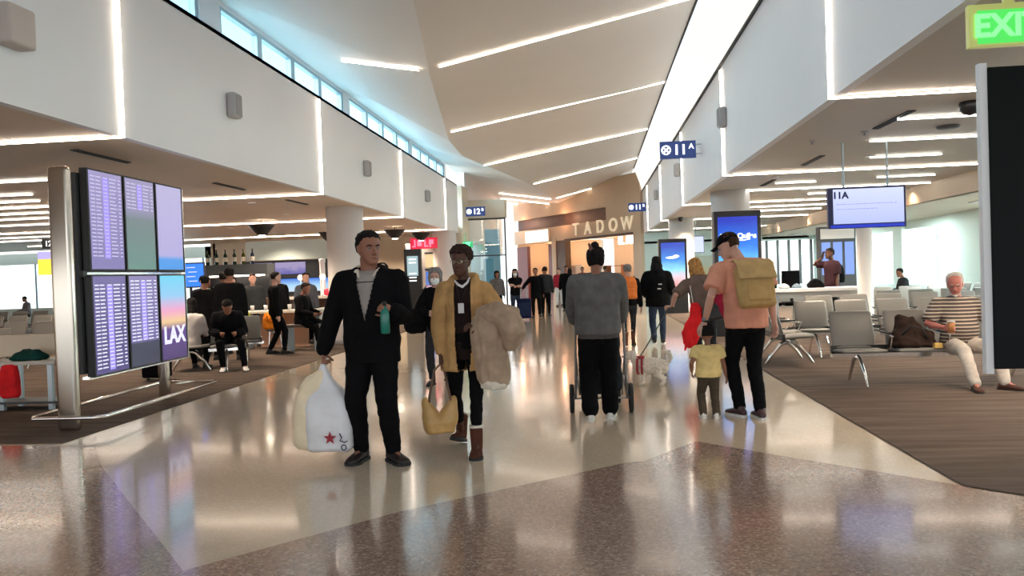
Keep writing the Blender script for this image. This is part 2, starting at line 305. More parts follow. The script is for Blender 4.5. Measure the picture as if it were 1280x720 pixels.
# columns
def column(x, y, h, r, m_, lab):
    mb = MB(); mb.lathe((x, y, 0), [(r + .02, 0), (r + .02, .12), (r, .13), (r, h)], 40); o = mb.build('column', m_, smooth=False)
    for p in o.data.polygons: p.use_smooth = abs(p.normal.z) < .5
    return tag(o, lab, 'column', 'round columns')
column(-5.76, 18.4, HS, .43, MT['column'], 'white round column left of hall behind the man in black')
column(-5.5, 29.8, HS, .45, MT['column'], 'white round column far left behind the woman in tan')
column(3.17, 18.6, HS, .43, MT['column'], 'white round column above the large blue advert display')
column(3.12, 28.2, HS, .43, MT['column'], 'white round column above the smaller far advert display')
column(5.55, 17.0, 2.9, .15, MT['column'], 'slim beige column behind the gate seating on the right')
# right gate: fascia, far walls, windows
m = MB(); m.box((7.55, 22, 3.02), (.12, 34, .44)); m.box((9.5, 22, 2.83), (4, 34, .06)); struct('wall_gate_fascia', m, MT['cream'])
m = MB(); m.box((5.1, 38.2, 1.4), (5.4, .2, 2.8)); m.box((6.2, 38.2, 3.0), (7.6, .2, .6)); m.box((10.2, 38.2, 2.75), (4.6, .2, .25)); m.box((10.2, 38.2, .3), (4.6, .2, .6)); struct('wall_gate_end', m, MT['teal'])
wi = len(wins) + 1
for k in range(9):
    x = 8.1 + k * .5
    m = MB(); m.box((x, 38.2, 1.6), (.09, .16, 2.1)); struct('trim_%d' % (3 + k), m, MT['darkgrey'])
m = MB(); m.box((10.2, 38.25, 1.6), (4.4, .02, 2.1)); w = struct('window_%d' % wi, m, MT['glass']); wi += 1
# right exterior wall: piers and large panes
py = [4, 8.5, 13.2, 18, 22.75, 28.2, 33.5, 38]
m = MB(); m.box((10.5, 21, .35), (.2, 34, .7)); m.box((10.5, 21, 2.7), (.2, 34, .35))
for a in py: m.box((10.45, a + (.6 if 20 < a < 25 else 0), 1.6), (.35, 2.1 if 20 < a < 25 else .8, 2.6))
struct('wall_gate_windows', m, MT['teal'])
for a, b in zip(py, py[1:]):
    w = empty('window_%d' % wi, (10.5, (a + b) / 2, .7)); w['kind'] = 'structure'; wi += 1
    f = MB(); f.box((0, 0, .9), (.02, b - a, 1.75)); f.build('pane', MT['glass'], w)
    f = MB(); f.box((-.02, 0, .9), (.05, .05, 1.8)); f.build('mullion', MT['alu'], w)
# left far wall with windows, bar back wall
m = MB(); m.box((-23.6, 34.2, .35), (17, .2, .7)); m.box((-23.6, 34.2, 2.95), (17, .2, .5))
for x in (-32, -16.4): m.box((x, 34.2, 1.6), (1.4, .2, 3.2))
m.box((-10.4, 32.1, 1.6), (10.6, .2, 3.2)); m.box((-15.7, 33.1, 1.6), (.2, 2.2, 3.2)); m.box((-5.15, 31.9, 1.6), (.3, 2, 3.2)); struct('wall_far_left', m, MT['cream'])
for k in range(7):
    x = -30.2 + k * 2.0
    w = empty('window_%d' % wi, (x, 34.2, .7)); w['kind'] = 'structure'; wi += 1
    f = MB(); f.box((0, 0, 1), (1.98, .02, 2)); f.build('pane', MT['glass'], w)
    f = MB(); f.box((.97, -.02, 1), (.09, .08, 2)); f.build('mullion', MT['alu'], w)
m = MB(); m.box((-35.4, 14, 1.6), (.2, 42, 3.2)); struct('wall_left_side', m, MT['cream'])
# end of the left bulkhead: portal block and glass vestibule
m = MB(); m.box((-4.33, 33.3, 4.24), (1.66, .8, .74)); m.box((-5.2, 32.3, 4.1), (.3, 1.6, 2.0)); struct('wall_portal', m, MT['cream'])
m = MB(); m.box((-8.2, 45, 2.6), (6, .2, 5.6)); m.box((-5.35, 40.5, 4.4), (.2, 14, 3.4)); struct('wall_portal_back', m, MT['wall'])
t = empty('glass_vestibule', (-4.33, 33.0, 0)); tag(t, 'tall glass vestibule with blue panel under the gate 12B sign', 'vestibule')
f = MB()
for x in (-.8, .8): f.box((x, 0, 1.93), (.06, .1, 3.86))
f.box((0, 0, 3.82), (1.66, .1, .06)); f.box((0, 0, 2.3), (1.6, .05, .05)); f.build('frame', MT['darkgrey'], t)
f = MB(); f.box((0, 0, 1.9), (1.54, .015, 3.75)); f.build('pane', MT['glass'], t)
f = MB(); f.box((.22, .3, 1.7), (.62, .12, 3.4)); f.build('blue_panel', mat('blue_panel', (.22, .52, .78), .4, nscale=1, namt=.1), t)
f = MB(); f.box((-.45, .6, 1.5), (.5, .1, 2.6)); f.box((-.45, .55, 2.9), (.5, .1, .05)); f.build('white_panel', MT['wall'], t)
# diagonal shop facade closing the hall
A_, B_ = V((2.35, 38, 0)), V((-5.2, 49.5, 0)); tl = (A_ - B_).normalized(); nn = V((-tl.y, tl.x, 0)); AZ = math.atan2(tl.y, tl.x)
fac = lambda s, d, z: B_ + tl * s + nn * d + V((0, 0, z))   # s to the right, d into the shop
def fbox(mb, s0, s1, d0, d1, z0, z1): mb.box(fac((s0 + s1) / 2, (d0 + d1) / 2, (z0 + z1) / 2), (s1 - s0, d1 - d0, z1 - z0), rz=AZ)
m = MB(); fbox(m, 1.0, 13.75, 0, .2, 3.25, 4.05); fbox(m, 1.0, 13.75, .0, .2, 4.7, 6.1); fbox(m, 10.9, 13.75, 0, .2, 4.05, 4.7); fbox(m, 1.0, 10.9, .6, .7, 4.0, 4.75); fbox(m, 5.55, 5.95, -.06, .3, 0, 3.4); fbox(m, 13.1, 13.75, 0, .3, 0, 3.25)
struct('wall_shop_facade', m, mat('facade_beige', (.56, .41, .28), .5, nscale=1, namt=.04))
m = MB(); fbox(m, 1.0, 10.9, .3, .5, 4.04, 4.72); struct('wall_shop_recess', m, MT['darkwood'])
m = MB(); fbox(m, 6.9, 13.1, -.05, .1, 3.18, 3.3); struct('trim_20', m, MT['darkwood'])
m = MB(); fbox(m, 5.95, 6.9, 0, .35, 0, 3.25); struct('wall_shop_pier', m, MT['darkwood'])
m = MB(); fbox(m, 6.9, 13.1, 3.2, 3.4, 0, 3.3); fbox(m, 6.9, 13.1, .2, 3.4, 3.3, 3.34); fbox(m, 1, 5.6, 3.2, 3.4, 0, 3.3); fbox(m, 1, 5.6, .2, 3.3, 3.3, 3.34); fbox(m, .95, 1.05, .2, 3.3, 0, 3.3); fbox(m, 13.1, 13.2, .2, 3.3, 0, 3.3)
struct('wall_shop_inside', m, mat('warm_shop_wall', (.82, .66, .50), .6))
m = MB(); fbox(m, 1.1, 2.4, .1, .3, 0, 3.1); fbox(m, 4.9, 5.4, .1, .25, 0, 3.1); struct('wall_shop_door', m, mat('maroon_panel', (.16, .03, .03), .4))
t = empty('shop_sign', fac(4.0, -.08, 3.24), AZ); tag(t, 'glowing blank white sign band above the left shop', 'sign')
f = MB(); f.box((0, 0, .38), (2.7, .1, .72)); f.build('sign_box', MT['cream'], t); f = MB(); f.box((0, -.06, .38), (2.6, .02, .64)); f.build('sign_face', emi('warm_sign', (1, .86, .72), 2.2), t)
cream_let = mat('letter_cream', (.95, .80, .62), .4, emit=(1, .78, .5), es=.18)
t = empty('shop_lettering', fac(10.4, -.02, 3.72)); tag(t, 'pale raised lettering on the beige shop fascia', 'sign')
for j, ch in enumerate('TADOW'): text(ch, .92, 'letter', cream_let, t, tl * (-2.3 + j * 1.15), -nn, depth=.05, bold=.012)
t = empty('shop_neon_sign', fac(12.1, .4, 2.95)); tag(t, 'small glowing pink white sign at the shop opening', 'sign')
text('SL FSM', .52, 'letter', emi('pink_neon', (1, .72, .72), 3), t, (0, 0, 0), -nn, depth=.02, bold=.02)
for s in (11.2, 12.0):
    p = fac(s, 3.1, 2.2); mb = MB(); mb.lathe((0, 0, 0), [(.32, 0), (.36, .03), (.32, .06), (.16, .06), (.13, .03), (.16, 0)], 24); o = mb.build('wall_disc', MT['darkwood'] if s < 11.5 else MT['wood']); o.rotation_euler = (math.pi / 2, 0, AZ); o.location = p
    tag(o, 'dark round ring on the warm shop wall' if s < 11.5 else 'lighter round ring on the warm shop wall', 'wall ornament')
for s in (2.5, 4.2, 6.0, 8.5, 10.6, 12.6):
    d = bpy.data.lights.new('shop_lamp', 'POINT'); d.energy = 22; d.color = (1, .68, .42); d.shadow_soft_size = .15; o = bpy.data.objects.new('shop_lamp', d); COL.objects.link(o); o.location = fac(s, 1.7 if s != 6 else 1.9, 2.9)
for s in (2.2, 7.0):
    d = bpy.data.lights.new('fascia_uplight', 'POINT'); d.energy = 22; d.color = (1, .50, .28); d.shadow_soft_size = .1; o = bpy.data.objects.new('fascia_uplight', d); COL.objects.link(o); o.location = fac(s, -.35, 4.45)
# ================================================================== people
def Rx(a): return Matrix.Rotation(a, 3, 'X')
def Rz(a): return Matrix.Rotation(a, 3, 'Z')
def Ry(a): return Matrix.Rotation(a, 3, 'Y')
rad = math.radians
def fabric(name, col, rough=.85, amt=.12, bump=.25, sc=9): return mat(name, col, rough, nscale=sc, namt=amt, bump=bump, bscale=130, spec=.08)
def remesh(mb, voxel):
    me = bpy.data.meshes.new('tmp'); mb.b.to_mesh(me); mb.b.free()
    o = bpy.data.objects.new('tmp', me); COL.objects.link(o)
    md = o.modifiers.new('r', 'REMESH'); md.mode = 'VOXEL'; md.voxel_size = voxel
    r = bpy.data.meshes.new_from_object(o.evaluated_get(bpy.context.evaluated_depsgraph_get()))
    bpy.data.objects.remove(o); bpy.data.meshes.remove(me); return r
def finish(mb, name, m, parent, voxel=.012, sm=2, amp=0, freq=7, cut=None, solid=0, sculpt=None, seed=0, stretch=(1, 1, 1)):
    bmesh.ops.recalc_face_normals(mb.b, faces=mb.b.faces)
    me = remesh(mb, voxel); b = bmesh.new(); b.from_mesh(me)
    for _ in range(sm): bmesh.ops.smooth_vert(b, verts=b.verts, factor=.5, use_axis_x=True, use_axis_y=True, use_axis_z=True)
    b.normal_update()
    if sculpt:
        for v in b.verts:
            d = sculpt(v.co)
            if d is not None: v.co += d
    if amp:
        off = V((seed * 3.1, seed * 1.7, seed)); st = V(stretch)
        mv = []
        for v in b.verts:
            p = V((v.co.x * st.x, v.co.y * st.y, v.co.z * st.z)) * freq + off
            mv.append(v.normal * (noise.noise(p) * amp + noise.noise(p * 2.3) * amp * .5))
        for v, d in zip(b.verts, mv): v.co += d
    if cut:
        fs = [f for f in b.faces if cut(f.calc_center_median())]
        bmesh.ops.delete(b, geom=fs, context='FACES')
        if solid:
            bmesh.ops.smooth_vert(b, verts=[v for v in b.verts if v.is_boundary], factor=.5, use_axis_x=True, use_axis_y=True, use_axis_z=True)
            b.normal_update(); bmesh.ops.solidify(b, geom=list(b.faces), thickness=solid)
    b.to_mesh(me); b.free(); me.name = name
    for p in me.polygons: p.use_smooth = True
    me.materials.clear()
    for k in (m if isinstance(m, list) else [m]): me.materials.append(k)
    o = bpy.data.objects.new(name, me); COL.objects.link(o); o.parent = parent; return o
def ik(a, c, l1, l2, hint):
    d = c - a; L = d.length
    if L > (l1 + l2) * .998: c = a + d.normalized() * (l1 + l2) * .998; d = c - a; L = d.length
    x = (l1 * l1 - l2 * l2 + L * L) / (2 * L); h = math.sqrt(max(0, l1 * l1 - x * x)); u = d.normalized()
    w = V(hint) - u * u.dot(V(hint)); w = w.normalized() if w.length > 1e-5 else V((0, 1, 0))
    return a + u * x + w * h, c
def lerp(a, b, t): return a + (b - a) * t
def hand(mb, w, d, nrm, sgn, curl, s):
    d = d.normalized(); nrm = (nrm - d * nrm.dot(d)).normalized(); u = d.cross(nrm) * sgn   # u points to the thumb side
    mb.tube([w - d * .02 * s, w + d * .03 * s, w + d * .085 * s], [.026 * s, .038 * s, .040 * s], 12, asp=.42, side=u)
    for k, (ln, of) in enumerate(((.070, .030), .0 or (.078, .0105), (.073, -.0095), (.057, -.0285))):
        p = w + d * .088 * s + u * of * s; pts = [p - d * .02 * s, p]; a = 0; dd = d + u * of * 1.2
        for f, bn in ((.45, .7), (.32, .95), (.23, .75)):
            a += bn * curl * (1 + .06 * k); p = p + (dd.normalized() * math.cos(a) + nrm * math.sin(a)) * ln * f * s; pts.append(p)
        mb.tube(pts, [.0098 * s, .0095 * s, .0088 * s, .008 * s, .0068 * s], 8)
    p = w + d * .025 * s + u * .03 * s; t1 = (d * .65 + u * .62 + nrm * .35).normalized(); t2 = (d * .8 + u * .15 + nrm * (.3 + .6 * curl)).normalized()
    mb.tube([p - t1 * .01 * s, p + t1 * .04 * s, p + t1 * .04 * s + t2 * .035 * s, p + t1 * .04 * s + t2 * .058 * s], [.013 * s, .0115 * s, .0098 * s, .0085 * s], 8)
HEAD = [(0, .020, -.078, -.044), (.012, .036, -.090, -.02), (.035, .051, -.093, .02), (.06, .061, -.094, .055), (.09, .068, -.093, .080), (.12, .0725, -.092, .094),
        (.15, .0765, -.094, .100), (.18, .075, -.088, .098), (.205, .064, -.070, .085), (.225, .043, -.042, .055), (.235, .015, -.012, .02)]
def head_rings(mb, Hm, s, grow=0, zmin=-1, fr=None, n=20, sx=1):
    rs = []
    for z, w, yf, yb in HEAD:
        if z < zmin: continue
        if fr: yf = fr(z, yf)
        cy = (yf + yb) / 2; ry = (yb - yf) / 2 + grow; rx = w * sx + grow
        zz = z + (grow * (z - .1) / .12 if grow else 0)
        rs.append([Hm @ (V((math.cos(k * 2 * math.pi / n) * rx, cy + math.sin(k * 2 * math.pi / n) * ry, zz)) * s) for k in range(n)])
    mb.rings(rs)
def person(loc, rz, h, P, L, label, group=None, q=1, cat='person'):
    """P: pose in metres for a 1.75 m figure that faces -Y; L: clothes. q 1 near, 2 middle, 3 far"""
    K = h / 1.75; root = empty('person', loc, rz); tag(root, label, cat, group); root.scale = (K, K, K)
    vb, vc = {1: (.0065, .011), 2: (.010, .015), 3: (.017, .020)}[q]
    g = L.get('girth', 1.0); sw = L.get('shoulder', .185); hs = L.get('head', 1.05)
    a = rad(P.get('lean', 0)); tw = rad(P.get('twist', 0)); sl = rad(P.get('side', 0))
    pel = V(P.get('pel', (0, 0, .93)))
    path = [(-.6, pel + V((0, 0, -.6)), 0)]; p = pel.copy(); t = 0
    table = {}
    N = 60
    for i in range(N + 1):
        t = i * .01; k = min(1, t / .32); ang = a * k; table[i] = (p.copy(), ang, k)
        p = p + (Ry(sl * k) @ Rx(ang * 1.0)) @ V((0, 0, .01))
    def sp(t):
        if t < 0: return pel + V((0, 0, t)), Matrix.Identity(3)
        i = min(N, int(round(t * 100))); q_, ang, k = table[i]
        return q_, Rz(tw * k) @ Ry(sl * k) @ Rx(ang)
    def ring(t, rx, ry, dy=0, n=24):
        c, R = sp(t); return [c + R @ V((math.cos(j * 2 * math.pi / n) * rx, dy + math.sin(j * 2 * math.pi / n) * ry, 0)) for j in range(n)]
    belly = L.get('belly', 0)
    TR = [(-.13, .10, .085, 0), (-.06, .155, .115, .005), (.02, .168, .118, .005), (.10, .152, .108 + belly * .7, -belly * .5), (.18, .142, .100 + belly, -belly * .7), (.26, .150, .105 + belly * .6, -belly * .4), (.36, .168, .115, 0), (.43, .168, .112, .005), (.48, .142, .098, .008), (.52, .095, .078, .012), (.545, .064, .062, .012), (.565, .055, .055, .01)]
    ssc = sw / .185
    nb, Rn = sp(.54)
    shl = {}; elb = {}; wr = {}; ank = {}; kne = {}; hip = {}
    for sd, sg in (('L', 1), ('R', -1)):
        shl[sd] = nb + Rn @ V((sg * sw, .012, -.078))
        tg = V(P.get('hand' + sd, (sg * .27, -.02, .80)))
        elb[sd], wr[sd] = ik(shl[sd], tg, .29, .255, P.get('elbow' + sd, (sg * .5, .8, -.3)))
        hip[sd] = pel + V((sg * .088, 0, -.03))
        at = V(P.get('foot' + sd, (sg * .10, .0, .085)))
        kne[sd], ank[sd] = ik(hip[sd], at, .43, .42, P.get('knee' + sd, (sg * .12, -1, 0)))
    Hr = Rn @ Rz(rad(P.get('head_yaw', 0))) @ Ry(rad(P.get('head_roll', 0))) @ Rx(rad(P.get('head_pitch', 0)) - a * P.get('headlift', .6))
    hb = nb + Rn @ V((0, -.012, .015))
    Hm = Hr.to_4x4(); Hm.translation = hb + Hr @ V((0, -.022, .03)) * hs
    # ---- body: one surface from head to ankles
    mb = MB()
    mb.rings([ring(t, rx * g * (ssc if t > .3 else 1) * .96, ry * g * .96, dy) for t, rx, ry, dy in TR])
    mb.tube([shl['L'], nb + Rn @ V((.06, .01, -.035)), nb + Rn @ V((-.06, .01, -.035)), shl['R']], [.052 * g, .05, .05, .052 * g], 12)
    ng = L.get('neck', .054); mb.tube([nb - Rn @ V((0, 0, .05)), nb + Rn @ V((0, .005, .03)), Hm @ (V((0, .022, .05)) * hs)], [ng * 1.15, ng, ng * .98], 14)
    head_rings(mb, Hm, hs)
    if q < 3:
        mb.tube([Hm @ (V((0, -.088, .125)) * hs), Hm @ (V((0, -.104, .10)) * hs), Hm @ (V((0, -.109, .082)) * hs)], [.007 * hs, .010 * hs, .0125 * hs], 8)
        mb.tube([Hm @ (V((-.013, -.095, .077)) * hs), Hm @ (V((.013, -.095, .077)) * hs)], .0085 * hs, 8)
        mb.tube([Hm @ (V((-.042, -.080, .137)) * hs), Hm @ (V((0, -.090, .136)) * hs), Hm @ (V((.042, -.080, .137)) * hs)], [.007 * hs, .009 * hs, .007 * hs], 8)
        mb.tube([Hm @ (V((-.018, -.089, .051)) * hs), Hm @ (V((0, -.094, .052)) * hs), Hm @ (V((.018, -.089, .051)) * hs)], [.0055 * hs, .0085 * hs, .0055 * hs], 8)
    for sg in (1, -1):
        mb.tube([Hm @ (V((sg * .070, .004, .075)) * hs), Hm @ (V((sg * .079, .010, .10)) * hs), Hm @ (V((sg * .079, .014, .128)) * hs)], [.008 * hs, .012 * hs, .013 * hs], 8, asp=.5, side=Hr @ V((0, 1, 0)))
    lg = L.get('legfat', 1.0) * (.9 + .1 * g)
    for sd, sg in (('L', 1), ('R', -1)):
        e, w_ = elb[sd], wr[sd]; af = g * .97 * L.get('armfat', 1)
        mb.tube([shl[sd], lerp(shl[sd], e, .45), e, lerp(e, w_, .3), w_], [.052 * af, .045 * af, .036 * af, .038 * af, .026], 14)
        hd = P.get('hdir' + sd); hd = V(hd) if hd else (w_ - e)
        hn = V(P.get('palm' + sd, (-sg, .2, 0)))
        hand(mb, w_, hd, hn, -sg if P.get('flip' + sd) else sg, P.get('curl' + sd, .35), 1.0)
        kn, an = kne[sd], ank[sd]
        mb.tube([hip[sd], lerp(hip[sd], kn, .4), kn, lerp(kn, an, .28), lerp(kn, an, .75), an], [.082 * lg, .074 * lg, .052 * lg, .053 * lg, .036, .034], 14)
        fd = Rz(rad(P.get('toe' + sd, sg * 8))) @ V((0, -1, 0)); mb.tube([an, an + fd * .08 + V((0, 0, -.03)), an + fd * .13 + V((0, 0, -.045))], [.033, .022, .014], 10)
    Hi = Hm.inverted()
    def face(co):
        p = (Hi @ co) / hs
        if p.y > -.02 or p.z < -.01 or p.z > .2: return None
        d = V((0, 0, 0))
        for sx in (-1, 1):
            e = math.exp(-(((p.x - sx * .031) / .015) ** 2 + ((p.z - .116) / .011) ** 2)); d += V((0, .010, 0)) * e
            e = math.exp(-(((p.x - sx * .040) / .018) ** 2 + ((p.z - .085) / .016) ** 2)); d += V((0, -.0035, 0)) * e
        e = math.exp(-((p.x / .022) ** 2 + ((p.z - .051) / .0028) ** 2)); d += V((0, .005, 0)) * e
        e = math.exp(-((p.x / .016) ** 2 + ((p.z - .018) / .012) ** 2)); d += V((0, -.004, 0)) * e
        return (Hr @ d) * hs
    body = finish(mb, 'body', L['skin'], root, vb, 1, sculpt=face if q < 3 else None)
    # ---- face details
    if q < 3 and not L.get('noface'):
        for sx in (-1, 1):
            m1 = MB(); m1.sphere((0, 0, 0), .0115 * hs, 12); e = m1.build('eye', EYEW, root, smooth=True); e.location = Hm @ (V((sx * .031, -.0715, .117)) * hs)
            m1 = MB(); m1.sphere((0, 0, 0), .0052 * hs, 10, (1, .5, 1)); i_ = m1.build('iris', EYEB, e, smooth=True); i_.location = Hr @ V((0, -.0098, 0)) * hs
            m1 = MB(); m1.tube([Hm @ (V((sx * .016, -.0965, .134)) * hs), Hm @ (V((sx * .032, -.0935, .139)) * hs), Hm @ (V((sx * .047, -.082, .134)) * hs)], [.0035 * hs, .0042 * hs, .0025 * hs], 6); m1.build('eyebrow', L.get('browmat', L['hair']), root, smooth=True)
        m1 = MB(); m1.tube([Hm @ (V((-.021, -.0905, .0508)) * hs), Hm @ (V((0, -.0985, .0515)) * hs), Hm @ (V((.021, -.0905, .0508)) * hs)], [.003 * hs, .0058 * hs, .003 * hs], 8, asp=.8); m1.build('lips', L.get('lipmat', LIP), root, smooth=True)
    # ---- hair
    st = L.get('hairstyle', 'short'); hm_ = L['hair']
    if st != 'none':
        mb = MB(); nz = .01
        hz = {'short': .088, 'balding': .065, 'curly': .11, 'bun': .07, 'long': .05, 'bob': .04, 'toddler': .08}[st]
        gr = {'short': .009, 'balding': .018, 'curly': .018, 'bun': .012, 'long': .016, 'bob': .022, 'toddler': .016}[st]
        fz = {'short': .176, 'balding': .5, 'curly': .15, 'bun': .175, 'long': .172, 'bob': .158, 'toddler': .16}[st]
        head_rings(mb, Hm, hs, grow=gr, zmin=hz - .012, fr=(lambda z, yf: yf + .006 if z >= .2 else (-.072 if z > .17 else (-.048 if z > .14 else -.008))) if st in ('short', 'bun', 'toddler') else (lambda z, yf: yf + .012 if z > fz else (-.012 if z < fz - .03 else -.045)))
        if st == 'balding': pass
        if st == 'bun':
            mb.sphere(Hm @ (V((0, .055, .245)) * hs), .045, 14); mb.sphere(Hm @ (V((.0, .10, .18)) * hs), .04, 14)
        if st == 'long':
            ln = L.get('hairlen', .38); B = lambda x, y, z: Hm @ (V((x, y, z)) * hs)
            mb.tube([B(0, .045, .16), B(0, .075, .06), B(0, .085, -.04), B(0, .09, -.04) + V((0, .0, -ln * .5)), B(0, .08, -.04) + V((0, 0, -ln))], [.085, .088, .09, .085, .04], 16, asp=.5, side=Hr @ V((1, 0, 0)))
            for sg in (1, -1): mb.tube([B(sg * .06, .0, .17), B(sg * .082, -.005, .09), B(sg * .085, .01, 0), B(sg * .085, .01, 0) + V((0, -.02, -ln * .6))], [.03, .028, .032, .018], 10)
        if st == 'bob':
            B = lambda x, y, z: Hm @ (V((x, y, z)) * hs)
            mb.tube([B(0, .045, .16), B(0, .07, .06), B(0, .065, .0)], [.09, .095, .085], 16, asp=.55, side=Hr @ V((1, 0, 0)))
            for sg in (1, -1): mb.tube([B(sg * .062, -.02, .16), B(sg * .082, -.015, .09), B(sg * .072, -.01, .02)], [.03, .03, .02], 10)
        cutf = None
        finish(mb, 'hair', hm_, root, max(vb, .008), 1, amp=.006 if st in ('short', 'balding') else .010, freq=38 if st != 'long' else 26, seed=3, cut=cutf, stretch=(1, 1, .4) if st in ('long', 'bob') else (1, 1, 1))
    # ---- trousers
    tr = L.get('trousers')
    if tr:
        ez, ha = L.get('tease', .016), L.get('tankle', .05)
        mb = MB(); top = L.get('twaist', .12)
        rs = [ring(t, rx * g + .012, ry * g + .012, dy) for t, rx, ry, dy in TR if t <= top]
        mb.rings(rs)
        for sd in 'LR':
            kn, an = kne[sd], ank[sd]; e2 = lerp(kn, an, L.get('tlen', .97 if L.get('boot', .1) < .2 else .66))
            mb.tube([hip[sd] + V((0, 0, .02)), lerp(hip[sd], kn, .25), lerp(hip[sd], kn, .65), kn, lerp(kn, e2, .45), e2], [.094 * lg + ez * .3, .088 * lg + ez * .5, .066 * lg + ez, .055 * lg + ez, .05 * lg + ez, ha], 16)
        finish(mb, L.get('tname', 'trousers'), tr, root, vc, 2, amp=.007, freq=9, seed=5, stretch=(1, 1, 1.6))
    # ---- tops: list of dicts
    for ti, T in enumerate(L.get('tops', [])):
        c = T.get('ease', .018); hem = T.get('hem', -.08); fl = T.get('flare', 0)
        mb = MB(); ts = sorted({hem, hem * .5} | {t for t, *_ in TR if t > hem and t < .55}) if hem < 0 else [t for t, *_ in TR if t >= hem and t < .55]
        def prof(t):
            for (t0, *p0), (t1, *p1) in zip(TR[1:], TR[2:]):
                if t0 <= t <= t1: k = (t - t0) / (t1 - t0); return [lerp(x, y, k) for x, y in zip(p0, p1)]
            return list(TR[1][1:]) if t < 0 else list(TR[-1][1:])
        rs = []
        for t in ts:
            rx, ry, dy = prof(t)
            if t < .2: rx = max(rx, .158); ry = max(ry, .108)
            if T.get('boxy'): rx = max(rx, .165) if t < .45 else rx
            ex = fl * max(0, (.15 - t)) ; rs.append(ring(t, rx * g * (ssc if t > .3 else 1) + c + ex, ry * g + c + ex * .8, dy))
        rs.append(ring(.548, .072 + c * .5, .064 + c * .4, .012)); mb.rings(rs)
        mb.tube([shl['L'], nb + Rn @ V((.07, .01, -.042)), nb + Rn @ V((-.07, .01, -.042)), shl['R']], [.053 * g + c * .9, .050 + c * .6, .050 + c * .6, .053 * g + c * .9], 14)
        sl_ = T.get('sleeve', 1.0)
        for sd in 'LR':
            e, w_ = elb[sd], wr[sd]; af = g * L.get('armfat', 1)
            if sl_ >= .5:
                f = min(1, (sl_ - .5) * 2) * T.get('cuffat', .97); e2 = lerp(e, w_, f)
                mb.tube([shl[sd], lerp(shl[sd], e, .5), e, lerp(e, e2, .5), e2], [.056 * af + c, .049 * af + c, .042 * af + c, .038 * af + c, .030 * af + c * .8], 14)
            elif sl_ > 0: mb.tube([shl[sd], lerp(shl[sd], e, sl_ * 2)], [.058 * af + c, .052 * af + c * 1.15], 14, flat=True)
        if T.get('hood'):
            mb.tube([nb + Rn @ V((-.10, -.02, 0)), nb + Rn @ V((-.09, .07, .01)), nb + Rn @ V((0, .12, .0)), nb + Rn @ V((.09, .07, .01)), nb + Rn @ V((.10, -.02, 0))], [.03, .05, .06, .05, .03], 12)
        op = T.get('open'); cf = None
        if op:
            def cf(cc, op=op):
                k = max(0, min(1, (cc.z - pel.z) / .54)); x0 = lerp(pel.x, nb.x, k); y0 = lerp(pel.y, nb.y, k)
                return cc.y < y0 - .03 and abs(cc.x - x0 - T.get('openx', 0)) < op(cc.z)
        finish(mb, T['name'], T['mat'], root, vc * T.get('vox', 1), T.get('sm', 2), amp=T.get('amp', .010), freq=T.get('freq', 7), seed=ti + T.get('seed', 1), cut=cf, solid=.008 if op else 0, stretch=T.get('st', (1, 1, .8)))
    # ---- shoes
    if L.get('shoes'):
        for sd, sg in (('L', 1), ('R', -1)):
            an = ank[sd]; ty = rad(P.get('toe' + sd, sg * 8)); tp = rad(P.get('toepitch' + sd, 0))
            R = Rz(ty) @ Rx(tp); A = an + V((0, 0, -.085 if tp == 0 else -.08)); B = lambda x, y, z: an + R @ V((x, y, z - .085))
            def sring(y, hw, zt, zb=.0, n=14): return [B(math.cos(k * 2 * math.pi / n) * hw, y, max(zb, (zt + zb) / 2 + math.sin(k * 2 * math.pi / n) * (zt - zb) / 2)) for k in range(n)]
            sh = L.get('bootfat', 1.0)
            mb = MB(); mb.rings([sring(y, hw * sh, zt, .012) for y, hw, zt in ((.078, .012, .05), (.07, .030, .075), (.04, .038, .095), (-.01, .040, .10), (-.06, .044, .082), (-.11, .050, .065), (-.16, .048, .052), (-.185, .034, .042), (-.198, .012, .03))])
            bh = L.get('boot', .10); mb.tube([B(0, .02, .05), B(0, .0, bh)], [.043 * sh, .050 * sh], 14, flat=True)
            s_ = finish(mb, 'boot' if bh > .15 else 'shoe', L['shoes'], root, min(vc, .010), 1)
            mb = MB(); mb.rings([[B(x * hw * sh, y, z) for x, z in ((-1, 0), (1, 0), (1, .022), (-1, .022))] for y, hw in ((.084, .022), (.06, .038), (0, .040), (-.06, .044), (-.12, .053), (-.17, .048), (-.203, .022))]); mb.build('sole', L.get('sole', BLK), s_)
            if L.get('trim'):
                mb = MB(); mb.tube([B(0, .02, bh - .02), B(0, .02, bh + .015)], [.053 * sh, .055 * sh], 14, flat=True); finish(mb, 'boot_lining', L['trim'], s_, .008, 1, amp=.004, freq=40)
    info = dict(root=root, K=K, M=Matrix.Translation(loc) @ Matrix.Rotation(rz, 4, 'Z') @ Matrix.Scale(K, 4), sp=sp, wr=wr, elb=elb, Hm=Hm, nb=nb, shl=shl, hs=hs, ring=ring, Rn=Rn, ank=ank)
    return info
EYEW = mat('eye_white', (.30, .27, .25), .5, spec=.1); EYEB = mat('eye_dark', (.02, .012, .01), .2); LIP = mat('lip', (.30, .09, .07), .5); BLK = mat('rubber_black', (.015, .015, .015), .7)
SK = dict(tan=mat('skin_tan', (.27, .115, .07), .5, spec=.4), dark=mat('skin_dark', (.085, .033, .019), .5, spec=.35), fair=mat('skin_fair', (.58, .33, .25), .5, spec=.4), ruddy=mat('skin_ruddy', (.58, .20, .155), .5, spec=.4))
